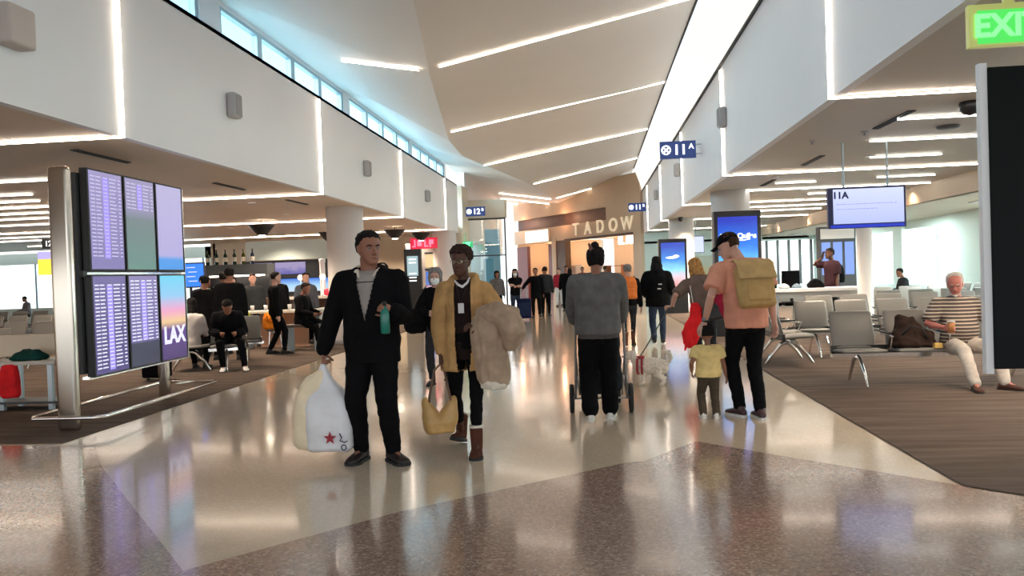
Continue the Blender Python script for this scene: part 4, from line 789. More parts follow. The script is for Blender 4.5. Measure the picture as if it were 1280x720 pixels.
# --- 10: old man, seated
stripe = bpy.data.materials.new('striped_polo'); stripe.use_nodes = True; n_ = stripe.node_tree; b_ = n_.nodes['Principled BSDF']; tx = n_.nodes.new('ShaderNodeTexCoord'); sx_ = n_.nodes.new('ShaderNodeSeparateXYZ'); ma = n_.nodes.new('ShaderNodeMath'); ma.operation = 'MULTIPLY'; ma.inputs[1].default_value = 24
fr_ = n_.nodes.new('ShaderNodeMath'); fr_.operation = 'FRACT'; cr = n_.nodes.new('ShaderNodeValToRGB'); cr.color_ramp.interpolation = 'CONSTANT'; cr.color_ramp.elements[0].color = (.10, .075, .065, 1); cr.color_ramp.elements[1].position = .62; cr.color_ramp.elements[1].color = (.62, .52, .42, 1)
for a_, c2 in ((tx.outputs['Object'], sx_.inputs[0]), (sx_.outputs['Z'], ma.inputs[0]), (ma.outputs[0], fr_.inputs[0]), (fr_.outputs[0], cr.inputs[0]), (cr.outputs[0], b_.inputs['Base Color'])): n_.links.new(a_, c2)
b_.inputs['Roughness'].default_value = .85
BEI = fabric('beige_trousers', (.62, .56, .50))
I10 = person((4.33, 9.98, 0), rad(-4), 1.74, dict(pel=(0, .06, .50), lean=-8, footR=(-.06, -.58, .085), footL=(.28, -.50, .085), toeR=-5, toeL=55, kneeR=(-.1, -1, .6), kneeL=(.5, -1, .6), handR=(-.24, -.20, .70), elbowR=(-.9, .5, -.6), hdirR=(.3, -.8, .1), palmR=(.8, -.2, 0), curlR=1.0, handL=(.30, -.25, .62), elbowL=(.9, .5, -.4), curlL=.6, head_yaw=-22, head_pitch=12, headlift=1.2),
    dict(skin=SK['ruddy'], hair=HR['white'], hairstyle='balding', girth=1.16, belly=.05, shoulder=.2, trousers=BEI, tankle=.06, tease=.02, shoes=fabric('brown_shoe', (.10, .05, .04)), boot=.12, tops=[dict(name='striped_polo', mat=stripe, ease=.025, hem=-.03, sleeve=.44, amp=.010)]),
    'older white-haired man in striped polo and pale trousers, seated with a cup', q=1)
mb = MB(); Hm = I10['Hm']; mb.tube([Hm @ V((-.05, -.06, .03)), Hm @ V((0, -.09, .005)), Hm @ V((.05, -.06, .03))], [.012, .02, .012], 8); finish(mb, 'beard', HR['white'], I10['root'], .007, 1, amp=.004, freq=50)
w = I10['M'] @ I10['wr']['R']; t = empty('paper_cup', w + V((.03, -.10, -.05))); tag(t, 'orange brown takeaway cup held by the seated older man', 'cup')
mb = MB(); mb.lathe((0, 0, 0), [(.030, 0), (.042, .12)], 20); mb.build('cup_body', mat('cup_orange', (.48, .20, .07), .6), t, smooth=True); mb = MB(); mb.lathe((0, 0, .12), [(.044, 0), (.044, .012), (.036, .018), (.003, .018)], 20); mb.build('lid', WSH, t, smooth=True)
# --- 12: man on the phone by the far gate
I12 = person((5.75, 20, 0), rad(-70), 1.84, dict(footL=(.1, .15, .1), footR=(-.1, -.15, .085), handR=(-.13, -.13, 1.55), elbowR=(-.9, -.3, -1), hdirR=(.1, .1, 1), handL=(.25, -.05, .82)), dict(skin=SK['dark'], hair=HR['black'], girth=1.05, trousers=BK, shoes=BLK, tops=[dict(name='dark_shirt', mat=fabric('plum_tee', (.035, .015, .02)), ease=.025, hem=-.06, sleeve=.4)]), 'man in dark t-shirt on the phone near the gate windows', q=2)
backpack((5.86, 20.04, 1.02), rad(-70), .32, .44, .17, BK, 'black backpack on the man on the phone', straps=BLK)
# ---- far crowd in the hall and at the bar
def folk(loc, rz, h, cloth, label, hair='black', style='short', skin='tan', leg=BK, group='people far down the hall', coat=-.08, sleeve=1, sit=None, q=3, extra=None, Lx=None):
    P = dict(footL=(.1, .14, .1), footR=(-.1, -.14, .085)); 
    if sit: P = dict(pel=(0, .02, sit + .07), lean=sit and 8, footL=(.12, -.42, .085), footR=(-.1, -.40, .085), kneeL=(.2, -1, .8), kneeR=(-.2, -1, .8), handL=(.14, -.32, sit + .22), handR=(-.14, -.32, sit + .22), head_pitch=10)
    if extra: P.update(extra)
    L = dict(skin=SK[skin], hair=HR[hair], hairstyle=style, trousers=leg, shoes=BLK, shoulder=.18, tops=[dict(name='top', mat=cloth, ease=.03, hem=coat, sleeve=sleeve)])
    if Lx: L.update(Lx)
    return person(loc, rz, h, P, L, label, group, q)
I13 = folk((-2.50, 25.9, 0), rad(8), 1.64, BK, 'masked woman with long dark hair beside a navy suitcase', style='long', skin='fair', leg=JN, q=2, extra=dict(handL=(-.08, -.22, 1.22), handR=(.06, -.25, 1.18), hdirL=(-1, -.3, .1), hdirR=(1, -.3, .1)), sleeve=.4); mask(I13, MASK)
I14 = folk((-1.90, 26.9, 0), 0, 1.66, BK, 'person in loose black clothes walking toward camera, arm stretched to one side', group='people far down the hall', extra=dict(handR=(-.45, -.2, 1.05)), coat=-.25)
folk((-1.62, 27.6, 0), rad(180), 1.70, BK2, 'person in charcoal right behind the one in loose black clothes')
folk((-1.46, 35.3, 0), 0, 1.66, fabric('red_top', (.42, .03, .05)), 'far person in red top and white trousers', hair='brown', skin='fair', leg=WH)
folk((-.95, 34.0, 0), rad(180), 1.62, fabric('wine_top', (.10, .02, .03)), 'far person in wine-dark clothes next to the one in red', style='bob')
folk((-3.25, 27.2, 0), rad(20), 1.60, fabric('grey_coat', (.16, .14, .14)), 'person in grey coat left of the masked woman with suitcase', style='bob')
folk((-1.0, 31.0, 0), 0, 1.72, BK, 'far person in black just left of the stroller woman')
folk((.55, 34.5, 0), rad(150), 1.7, fabric('brown_top', (.12, .05, .04)), 'far person in brown near the shop entrance on the right', hair='brown')
folk((-.45, 37.5, 0), rad(0), 1.7, fabric('rust_top', (.22, .05, .04)), 'farthest person in rust top between the shops')
folk((-2.2, 36.5, 0), rad(180), 1.7, NV, 'far person in navy in front of the left shop')
# suitcase
t = empty('suitcase', (-2.22, 25.7, 0), .1); tag(t, 'navy upright suitcase beside the masked woman', 'suitcase')
mb = MB(); mb.box((0, 0, .38), (.46, .28, .64), bev=.04); mb.build('case', fabric('navy_case', (.012, .015, .05)), t, smooth=True)
mb = MB(); mb.box((0, -.15, .35), (.36, .03, .42), bev=.012); mb.build('front_pocket', NV, t, smooth=True)
mb = MB(); mb.tube([(-.1, .08, .7), (-.1, .08, 1.0), (.1, .08, 1.0), (.1, .08, .7)], .011, 8); mb.build('handle', FR, t)
for sx in (-.19, .19):
    for sy in (-.1, .1):
        mb = MB(); mb.tube([(sx - .012, sy, .03), (sx + .012, sy, .03)], .03, 12, flat=True); mb.build('wheel', BLK, t)
BG = 'people around the bar'
folk((-7.55, 15.0, 0), rad(170), 1.66, BK, 'standing person in black coat and hat nearest the blue screen', group=BG, coat=-.3)
folk((-7.0, 14.9, 0), rad(200), 1.80, BK, 'tall standing person in black, back to the hall, before the bar', group=BG, coat=-.2, Lx=dict(girth=1.15))
folk((-6.55, 16.0, 0), rad(120), 1.70, BK, 'person in black turning sideways near the yellow chair cover', group=BG, skin='fair')
folk((-7.9, 18.0, 0), rad(30), 1.7, BK2, 'person in charcoal facing the hall among the bar crowd', group=BG, skin='fair', hair='brown')
folk((-7.4, 18.3, 0), rad(-20), 1.72, BK, 'dark-clothed person facing the hall in the middle of the bar crowd', group=BG, skin='fair', hair='grey')
folk((-8.5, 18.2, 0), rad(40), 1.66, fabric('brown_coat', (.09, .045, .03)), 'person in brown coat by the bar under the bottles', group=BG, style='bob', skin='fair')
folk((-6.95, 19.0, 0), rad(-60), 1.7, BK, 'dark-clothed person at the right end of the bar crowd', group=BG)
folk((-6.45, 19.6, 0), rad(100), 1.72, BK2, 'man in dark cap with light arm near the white column', group=BG, skin='fair', sleeve=.4)
folk((-6.25, 16.72, 0), rad(80), 1.72, BK, 'person in dark puffer seated on the high bench with one leg forward', group=BG, sit=.60, coat=-.10, extra=dict(footL=(.1, -.35, .2), footR=(-.1, -.45, .12)))
folk((-7.02, 13.35, 0), rad(185), 1.66, fabric('white_top', (.62, .57, .55)), 'seated person with black hair and white top beside the information boards', group=BG, style='long', sit=.44, Lx=dict(hairlen=.1))
folk((-6.38, 13.45, 0), rad(25), 1.74, BK, 'slumped person in big black coat on the nearest bar-side seat', group=BG, sit=.44, coat=-.08, Lx=dict(girth=1.2, shoes=WSH), extra=dict(lean=30, footL=(.25, -.45, .085), head_pitch=30))
folk((-20.4, 32.0, 0), rad(30), 1.74, BK2, 'dark silhouette of a person standing at the far left windows', group='people at the far left windows')
folk((-22.2, 31.6, 0), rad(30), 1.6, fabric('teal_top', (.10, .26, .24)), 'person in teal seated before the far left windows', group='people at the far left windows', sit=.5)
folk((-23.8, 31.6, 0), rad(-30), 1.6, fabric('grey_top', (.25, .22, .22)), 'person in grey seated at the left picture edge by the far windows', group='people at the far left windows', sit=.5)
folk((8.6, 23.2, 0), rad(-90), 1.66, BK2, 'person in dark clothes seated by the bright gate window', group='people at the gate', sit=.46)

for (x, y, rz_, h_, c_, lab) in ((-8.3, 16.4, 60, 1.68, BK2, 'person in charcoal left of the table, facing right'), (-7.75, 16.2, -150, 1.74, BK, 'broad person in black with back turned, left of the orange bag'), (-8.9, 17.6, 10, 1.64, fabric('dull_red_top', (.16, .03, .03)), 'person in dull red top under the back bar canopy'), (-6.75, 18.35, 30, 1.68, fabric('slate_top', (.07, .08, .10)), 'person in slate top between table and white column'), (-9.2, 16.9, 100, 1.7, BK, 'person in black right next to the bright blue screen')):
    folk((x, y, 0), rad(rz_), h_, c_, lab, group=BG, skin='fair' if c_ is not BK else 'tan')
# ================================================================== screens, signs and furniture
def screenmat(name, stops, s=1.0, axis='Z', lo=0, hi=1, noise_amt=0):
    m = bpy.data.materials.new(name); m.use_nodes = True; n = m.node_tree; b = n.nodes['Principled BSDF']; L = n.links.new
    t = n.nodes.new('ShaderNodeTexCoord'); sx = n.nodes.new('ShaderNodeSeparateXYZ'); mr = n.nodes.new('ShaderNodeMapRange'); r = n.nodes.new('ShaderNodeValToRGB')
    mr.inputs['From Min'].default_value = lo; mr.inputs['From Max'].default_value = hi
    L(t.outputs['Object'], sx.inputs[0]); L(sx.outputs[axis], mr.inputs[0])
    src = mr.outputs[0]
    if noise_amt:
        x = n.nodes.new('ShaderNodeTexNoise'); x.inputs['Scale'].default_value = 5; L(t.outputs['Object'], x.inputs[0]); a = n.nodes.new('ShaderNodeMath'); a.operation = 'MULTIPLY_ADD'; a.inputs[1].default_value = noise_amt; L(x.outputs[0], a.inputs[0]); L(src, a.inputs[2]); src = a.outputs[0]
    L(src, r.inputs[0]); e = r.color_ramp.elements; e[0].position = stops[0][0]; e[0].color = (*stops[0][1], 1); e[1].position = stops[-1][0]; e[1].color = (*stops[-1][1], 1)
    for p, c in stops[1:-1]: k = e.new(p); k.color = (*c, 1)
    b.inputs['Base Color'].default_value = (.01, .01, .01, 1); b.inputs['Roughness'].default_value = .25; L(r.outputs[0], b.inputs['Emission Color']); b.inputs['Emission Strength'].default_value = s * .74
    return m
LAV = screenmat('screen_lavender', [(0, (.20, .17, .42)), (1, (.34, .30, .55))], .8, lo=-.6, hi=.6)
LAVL = emi('screen_text', (.58, .54, .82), .6); VIO = emi('screen_violet', (.30, .24, .78), .75); WTX = emi('screen_white_text', (.72, .72, .88), .72)
def board(loc, label, on=True, dirs=1):
    """posts, 3 x 2 portrait screens that face dirs*X, local y runs away from the camera"""
    t = empty('information_board', loc); tag(t, label, 'information board')
    for y0 in ((-.30, 1.93) if on else (-.6, 1.2)):
        mb = MB(); wd = .26 if y0 < 0 or not on else .16
        mb.box(((-.06 if y0 < 0 else -.17) * dirs, y0, (2.80 if y0 < 0 else 2.0) / 2), (wd * .9, .11, 2.80 if y0 < 0 else 2.0), bev=.05); mb.build('post', MT['steel'], t, smooth=True)
    mb = MB(); mb.box((-.10 * dirs, 1.1, 1.67), (.08, 2.25, 2.2)); mb.box((-.03 * dirs, 1.1, 1.665), (.06, 2.3, .07)); mb.build('backing_frame', MT['darkgrey'], t)
    mb = MB(); mb.box((-.04 * dirs, 1.1, .52), (.10, 2.2, .03)); mb.box((-.04 * dirs, 1.1, 1.665), (.11, 2.2, .03)); mb.box((-.04 * dirs, 2.215, 1.67), (.16, .02, 2.3)); mb.build('trim', MT['chrome'] if on else MT['wall'], t)
    if on:
        mb = MB(); P_ = [(-.42, -.36), (.24, -.36), (.32, -.25), (.32, 2.4), (.24, 2.5), (-.42, 2.5), (-.5, 2.4), (-.5, -.25), (-.42, -.36)]
        mb.tube([(x * dirs, y, .15) for x, y in P_], .022, 8)
        for x, y in ((.1, -.36), (.1, 2.5)): mb.tube([(-.17, y * .9, .15), (-.05, y, .15)], .018, 8)
        mb.build('foot_rail', MT['chrome'], t, smooth=True)
    for j in range(3):
        for k in range(2):
            yc = .37 + j * .73; zc = 2.26 if k else 1.09; hh = 1.13
            mb = MB(); mb.box((0, 0, 0), (.09, .70, hh), bev=.004); s_ = mb.build('screen', MT['black'], t); s_.location = (0, yc, zc)
            if not on: continue
            x = .0465 * dirs; y0, y1, z0, z1 = -.325, .325, -hh / 2 + .02, hh / 2 - .02
            def panel(nm, m_, a=y0, b=y1, c=z0, d=z1, dx=0): q_ = MB(); q_.box((x + dx, (a + b) / 2, (c + d) / 2), (.002, b - a, d - c)); return q_.build(nm, m_, s_)
            if (j, k) == (2, 1): panel('display', screenmat('screen_plain', [(0, (.05, .28, .75)), (.13, (.06, .30, .75)), (.18, (.42, .38, .68)), (1, (.45, .42, .66))], .85, lo=-.56, hi=.56)); continue
            if (j, k) == (2, 0):
                panel('display', screenmat('screen_sunset', [(0, (.05, .02, .12)), (.36, (.10, .04, .22)), (.45, (.75, .50, .25)), (.58, (.75, .32, .50)), (.75, (.25, .5, .75)), (1, (.12, .55, .75))], .95, lo=-.56, hi=.56))
                text('LAX', .30, 'letters', WTX, s_, (x + .004, 0, -.24), (dirs, 0, 0), depth=.002, bold=.012); continue
            if (j, k) == (1, 1): panel('display', screenmat('screen_green_grey', [(0, (.12, .26, .22)), (.55, (.16, .22, .24)), (.66, (.30, .28, .45)), (1, (.33, .30, .50))], .8, lo=-.56, hi=.56)); rows = (.18, z1 - .06)
            elif (j, k) == (1, 0): panel('display', screenmat('screen_dark_low', [(0, (.02, .02, .06)), (.26, (.03, .03, .08)), (.28, (.16, .13, .36)), (1, (.26, .22, .45))], .8, lo=-.56, hi=.56)); rows = (-.24, z1 - .06)
            elif (j, k) == (0, 0): panel('display', screenmat('screen_dark_list', [(0, (.07, .05, .20)), (1, (.16, .13, .34))], .8, lo=-.56, hi=.56)); rows = (z0 + .03, z1 - .1)
            else: panel('display', LAV); rows = (z0 + .12, z1 - .06)
            panel('highlight_column', VIO, -.06, .05, rows[0], rows[1], .001 * dirs)
            q_ = MB(); z = rows[1]; rnd = random.Random(j * 7 + k)
            while z > rows[0]:
                for a, b in ((-.30, -.22), (-.20, -.09 - rnd.random() * .03), (-.05, .03), (.07, .18 + rnd.random() * .04), (.25, .30)): q_.box((x + .003 * dirs, (a + b) / 2, z), (.002, b - a, .014))
                z -= .042
            q_.build('text_rows', LAVL if k else WTX, s_)
    return t
board((-5.49, 8.22, 0), 'chrome framed board of six flight screens beside the left carpet').rotation_euler.z = rad(2)
t = empty('information_board', (2.44, 5.3, 0)); tag(t, 'tall black screen board cut off by the right picture edge', 'information board')
OFF = mat('dead_screen', (.004, .006, .006), .5, spec=.12)
for k in range(3): mb = MB(); mb.box((.42 + k * .76, 0, 1.74), (.75, .08, 1.88), bev=.006); mb.build('screen', OFF, t)
mb = MB(); mb.box((.022, .0, 1.74), (.045, .05, 1.94)); mb.build('trim', MT['wall'], t)
mb = MB(); mb.box((1.2, .08, 1.74), (2.2, .06, 1.8)); mb.build('backing_frame', OFF, t)
for x in (1.35, 2.15): mb = MB(); mb.box((x, .17, 1.35), (.2, .11, 2.7), bev=.04); mb.build('post', MT['steel'], t, smooth=True)
# exit sign
t = empty('exit_sign', (2.68, 5.4, 2.97)); tag(t, 'green lit EXIT sign hanging at the upper right corner', 'exit sign')
mb = MB(); mb.box((0, 0, 0), (.50, .05, .27), bev=.006); mb.box((0, 0, .18), (.06, .03, .10)); mb.build('housing', mat('exit_housing', (.30, .42, .12), .4, emit=(.35, .30, .10), es=.45), t)
mb = MB(); mb.box((0.02, -.028, -.012), (.44, .006, .21)); mb.build('green_panel', emi('exit_panel', (.05, .50, .07), 1.0), t)
text('EXIT>', .20, 'letters', emi('exit_letters', (.12, 1, .15), 1.6), t, (.04, -.034, -.012), (0, -1, 0), depth=.003, bold=.006)
# hanging gate screen 11A
t = empty('gate_screen', (3.89, 11.8, 2.27)); tag(t, 'hanging white gate screen reading 11A over the right seating', 'screen')
mb = MB(); mb.box((0, 0, 0), (1.06, .08, .58), bev=.006); mb.build('casing', mat('navy_casing', (.01, .015, .10), .35), t)
mb = MB(); mb.box((.02, -.042, .02), (.96, .006, .49)); mb.build('display', screenmat('screen_gate', [(0, (.42, .48, .86)), (1, (.60, .66, .95))], .95, lo=-.25, hi=.25), t)
mb = MB(); mb.box((0, -.044, -.262), (1.0, .006, .04)); mb.build('blue_band', emi('blue_band', (.01, .03, .45), .8), t)
INK = mat('screen_ink', (.02, .03, .16), .5); text('11A', .13, 'letters', INK, t, (-.36, -.047, .175), (0, -1, 0), depth=.001, bold=.005)
mb = MB()
for z, a, b in ((.05, -.42, .40), (-.02, -.42, .12)):
    x = a
    while x < b: mb.box((x + .022, -.047, z), (.040, .002, .010)); x += .052
mb.build('text_rows', mat('faint_ink', (.25, .25, .5), .5, emit=(.25, .28, .6), es=.7), t)
for sx in (-1, 1): mb = MB(); mb.cyl((sx * .3, 0, .28), (sx * .3, 0, .93), .015); mb.build('hanger', MT['alu'], t)
# blade signs with a round emblem
def blade(x0, x1, z0, z1, y, num, sup, label, side):
    xc, zc, w, h = (x0 + x1) / 2, (z0 + z1) / 2, x1 - x0, z1 - z0; t = empty('gate_sign', (xc, y, zc)); tag(t, label, 'gate sign', 'blue gate signs')
    mb = MB(); mb.box((0, 0, 0), (w, .08, h), bev=.005); mb.build('panel', MT['navy'], t)
    mb = MB(); [mb.box((side * (w / 2 + .06), 0, q_), (.16, .03, .03)) for q_ in (-.1, .1)]; mb.build('bracket', MT['alu'], t)
    mb = MB(); cx = -w * .33; n = 28; r0_, r1_ = h * .20, h * .28
    mb.rings([[V((cx + math.cos(k * 2 * math.pi / n) * r_, yy, math.sin(k * 2 * math.pi / n) * r_)) for k in range(n)] for r_, yy in ((r0_, -.046), (r1_, -.046), (r1_, -.042), (r0_, -.042), (r0_, -.046))], cap=False)
    mb.box((cx, -.046, 0), (h * .09, .004, h * .36), ry=.8); mb.box((cx, -.046, 0), (h * .34, .004, h * .08), ry=.8); mb.build('round_emblem', MT['white_glow'], t)
    text(num, h * .80, 'letters', MT['white_glow'], t, (w * .06, -.044, -.01), (0, -1, 0), depth=.002, bold=.008)
    text(sup, h * .42, 'letters', MT['white_glow'], t, (w * .37, -.044, h * .16), (0, -1, 0), depth=.002, bold=.004)
blade(1.58, 2.36, 3.92, 4.30, 18, '11', 'A', 'blue gate sign 11A sticking out from the right bulkhead', 1)
blade(1.62, 2.36, 3.97, 4.33, 34.4, '11', 'B', 'blue gate sign 11B at the far end of the right bulkhead', 1)
blade(-4.98, -4.20, 3.88, 4.26, 32, '12', 'B', 'blue gate sign 12B at the far end of the left bulkhead', -1)
# adverts
def totem(x0, x1, z1, y, dm, label, depth=.30):
    xc, w = (x0 + x1) / 2, x1 - x0; t = empty('advert_display', (xc, y, 0)); tag(t, label, 'advert display', 'advert displays by the right columns')
    mb = MB(); mb.box((0, depth / 2, z1 / 2), (w, depth, z1), bev=.01); mb.build('casing', MT['black'], t)
    mb = MB(); mb.box((0, -.003, 0), (w * .84, .006, 1.55)); s_ = mb.build('display', dm, t); s_.location = (0, 0, z1 - .90); return t, s_
t, s_ = totem(2.62, 3.60, 2.68, 17.45, screenmat('ad_blue', [(0, (.75, .35, .30)), (.18, (.65, .75, .85)), (.45, (.10, .45, .85)), (.65, (.02, .18, .75)), (1, (.01, .03, .42))], 1.1, lo=-.78, hi=.78, noise_amt=.1), 'large blue advert display before the nearest right column')
text('Clare Quiles', .15, 'letters', MT['white_glow'], s_, (0, -.008, .36), (0, -1, 0), depth=.002, bold=.006)
mb = MB(); mb.tube([(-.30, -.006, .26), (-.1, -.006, .29), (.1, -.006, .265), (.25, -.006, .29)], .010, 6); mb.build('swash', MT['white_glow'], s_)
mb = MB(); [mb.tube([(-.2 + k * .1, -.005, -.7), (-.2 + k * .1, -.005, -.35 + .08 * math.sin(k * 2))], [.05, .02], 8) for k in range(5)]; mb.build('figures', emi('ad_figures', (.85, .55, .4), .8), s_)
t, s_ = totem(2.22, 3.14, 2.48, 26.9, screenmat('ad_coral', [(0, (.25, .3, .35)), (.15, (.75, .30, .28)), (.35, (.70, .55, .62)), (.5, (.25, .65, .85)), (.7, (.05, .25, .70)), (1, (.02, .06, .45))], 1.1, lo=-.78, hi=.78, noise_amt=.15), 'smaller blue and coral advert display farther along on the right')
mb = MB(); mb.sphere((-.05, -.002, .28), (.26, .006, .05), 16); mb.sphere((.1, -.002, .32), (.14, .006, .06), 16); mb.build('white_cloud', MT['white_glow'], s_)
t = empty('digital_directory', (-5.42, 24, 0)); tag(t, 'tall black digital directory totem between man and masked woman', 'directory')
mb = MB(); mb.box((0, 0, 1.18), (.52, .18, 2.36), bev=.01); mb.build('casing', MT['black'], t)
mb = MB(); mb.box((0, -.092, 1.85), (.34, .006, .6)); mb.build('display', emi('dir_screen', (.30, .42, .45), .8), t)
mb = MB(); [mb.box((0, -.096, z), (.22, .006, .035)) for z in (2.05, 1.95, 1.62, 1.50, 1.40)]; mb.build('text_rows', MT['white_glow'], t)
# ---- tandem airport seating
SEATM, SD, CH = MT['seat'], MT['seatdark'], MT['chrome']
def pad(w, secs, n=18):
    mb = MB(); rs = []
    for y, z, hw, th, nx, nz in secs:      # centre line y,z ; half width ; thickness ; normal
        rs.append([V((math.copysign(abs(math.cos(k * 2 * math.pi / n)) ** .35, math.cos(k * 2 * math.pi / n)) * hw, y + nx * math.sin(k * 2 * math.pi / n) * th, z + nz * math.sin(k * 2 * math.pi / n) * th)) for k in range(n)])
    return mb.rings(rs)
PROTO = {}
def seat_parts(parent, x):
    if 'seat' not in PROTO:
        s_ = pad(.27, [(-.30, .425, .24, .012, 0, 1), (-.285, .435, .262, .026, 0, 1), (-.05, .425, .266, .028, 0, 1), (.14, .405, .262, .026, 0, 1), (.17, .405, .24, .012, 0, 1)]).build('seat', SEATM, parent, smooth=True)
        b_ = pad(.27, [(.14, .43, .24, .012, 1, .2), (.15, .455, .258, .024, 1, .2), (.20, .66, .262, .026, 1, .25), (.27, .865, .255, .022, 1, .3), (.278, .885, .235, .010, 1, .3)]).build('backrest', SEATM, parent, smooth=True)
        a_ = MB(); a_.tube([(.325, -.25, .60), (.325, -.10, .62), (.325, .12, .61)], [.02, .024, .02], 10, asp=.6); a_.tube([(.325, -.25, .595), (.325, -.20, .47), (.325, -.05, .40)], .010, 8); a_ = a_.build('armrest', CH, parent, smooth=True)
        c_ = MB(); c_.box((.325, .0, .635), (.045, .34, .018), bev=.006); c_ = c_.build('armrest_pad', SD, a_)
        for o in (s_, b_, a_): o.location.x = x
        PROTO.update(seat=s_.data, back=b_.data, arm=a_.data, pad=c_.data); return
    for nm, k in (('seat', 'seat'), ('backrest', 'back'), ('armrest', 'arm')):
        o = bpy.data.objects.new(nm, PROTO[k]); COL.objects.link(o); o.parent = parent; o.location.x = x
    c_ = bpy.data.objects.new('armrest_pad', PROTO['pad']); COL.objects.link(c_); c_.parent = o
def tandem(x, y, rz, n, label, group, back=False):
    t = empty('tandem_seating', (x, y, 0), rz); tag(t, label, 'airport seats', group)
    for i in range(n): seat_parts(t, i * .65)
    mb = MB(); mb.box(((n - 1) * .325, .02, .36), (n * .65 - .05, .09, .05)); mb.build('beam', CH, t)
    mb = MB(); mb.box(((n - 1) * .325, .15, .42), (n * .65 - .1, .04, .10)); mb.build('rear_rail', SD, t)
    for xx in ([0, (n - 1) * .65] if n > 1 else [0]):
        mb = MB(); mb.tube([(xx, -.33, .012), (xx, -.25, .14), (xx, -.08, .32), (xx, .02, .35), (xx, .14, .30), (xx, .28, .13), (xx, .36, .012)], [.014, .018, .022, .025, .022, .018, .014], 8, asp=1.5); mb.build('leg', CH, t, smooth=True)
    return t
GR_ = 'grey seat rows at the right gate'
tandem(3.20, 10.15, 0, 4, 'nearest grey seat row on the right, with the older man and a bag on it', GR_)
tandem(2.92, 12.35, math.pi / 2, 2, 'grey seat pair seen side-on next to the man in peach', GR_)
tandem(3.55, 13.35, 0, 5, 'second grey seat row on the right, directly behind the side-on pair', GR_)
tandem(4.3, 15.6, 0, 5, 'third grey seat row on the right, before the white counter', GR_)
tandem(6.2, 17.3, 0, 4, 'fourth grey seat row on the right, right of the slim column', GR_)
tandem(6.2, 19.6, 0, 4, 'fifth grey seat row on the right, closer to the bright windows', GR_)
tandem(9.3, 21.6, -math.pi / 2, 4, 'grey seat row running along the bright gate windows', GR_)
tandem(9.3, 13.6, -math.pi / 2, 4, 'grey seat row along the windows hidden behind the older man', GR_)
GL_ = 'grey seat rows in the left waiting area'
tandem(-11.9, 12.2, 0, 4, 'nearest long grey seat row in the left waiting area', GL_)
tandem(-13.4, 14.6, 0, 5, 'second long grey seat row in the left waiting area', GL_)
tandem(-15.6, 18.4, 0, 6, 'third long grey seat row in the left waiting area', GL_)
tandem(-18.6, 22.4, 0, 8, 'farthest long grey seat row before the left windows', GL_)
tandem(-6.40, 13.40, rad(25), 1, 'single grey seat under the slumped person in black coat', GL_)
tandem(-7.02, 13.35, math.pi / 2, 1, 'single grey seat under the person in the white top', GL_)
tandem(-6.62, 14.75, rad(200), 1, 'single grey seat beside the yellow jacket', GL_)
# dark bag and snack box on the nearest row
t = empty('duffel_bag', (3.80, 10.02, .46)); tag(t, 'dark brown bag slumped on the seat beside the older man', 'bag')
bag_loft('bag_body', [(0, 0, 0, .20, .12), (0, 0, .03, .24, .15), (-.02, .02, .16, .22, .13), (-.05, .05, .26, .15, .10), (-.06, .06, .36, .08, .06)], fabric('dark_brown_bag', (.045, .028, .022)), t, amp=.04, fq=7)
mb = MB(); mb.tube([(-.16, -.10, .16), (-.08, -.16, .26), (.05, -.15, .22), (.12, -.12, .12)], .012, 8); mb.build('strap', BLK, t, smooth=True)
t = empty('snack_box', (4.02, 9.86, .455)); tag(t, 'small yellow box on the seat between bag and older man', 'box')
mb = MB(); mb.box((0, 0, .03), (.09, .07, .06), bev=.004); mb.build('carton', mat('yellow_box', (.7, .45, .12), .6), t)
# white service counter with chairs and things on it
t = empty('gate_counter', (4.75, 17.6, 0)); tag(t, 'long white counter behind the right seat rows', 'counter')
mb = MB(); mb.box((0, 0, .95), (2.1, .75, .07), bev=.01); mb.build('countertop', MT['wall'], t); mb = MB(); mb.box((0, .04, .85), (2.0, .6, .13)); mb.build('apron', MT['table'], t)
for sx in (-1, 1):
    mb = MB(); mb.box((sx * .9, 0, .42), (.08, .55, .84)); mb.build('leg', MT['alu'], t)
for x, lab in ((3.95, 'black high-back desk chair behind the counter, left one'), (4.46, 'black high-back desk chair behind the counter, right one')):
    t = empty('desk_chair', (x, 18.45, 0)); tag(t, lab, 'chair', 'desk chairs behind the counter')
    mb = MB(); mb.box((0, .18, 1.05), (.40, .08, .62), bev=.03); mb.build('backrest', BK, t, smooth=True); mb = MB(); mb.box((0, 0, .62), (.44, .44, .08), bev=.03); mb.build('seat', BK, t, smooth=True)
    mb = MB(); mb.cyl((0, 0, .06), (0, 0, .6), .03); mb.build('gas_lift', CH, t)
    for k in range(5): mb = MB(); mb.tube([(0, 0, .08), (.28 * math.cos(k * 1.257), .28 * math.sin(k * 1.257), .04)], .02, 8); mb.build('foot', BLK, t)
    mb = MB(); mb.box((0, .14, .75), (.06, .05, .3)); mb.build('back_stem', BLK, t)
for x, y, c, s_, lab in ((4.05, 17.5, WH, .10, 'white crumpled bag on the counter'), (4.72, 17.55, BK, .16, 'black bag on the counter'), (4.34, 17.6, fabric('blue_grey_bag', (.25, .32, .40)), .09, 'blue grey pouch on the counter')):
    t = empty('bag', (x, y, .985)); tag(t, lab, 'bag'); bag_loft('bag_body', [(0, 0, 0, s_, s_ * .6), (0, 0, s_ * .4, s_ * 1.1, s_ * .7), (0, 0, s_ * .9, s_ * .7, s_ * .5), (0, 0, s_ * 1.2, s_ * .25, s_ * .2)], c, t, amp=.015)
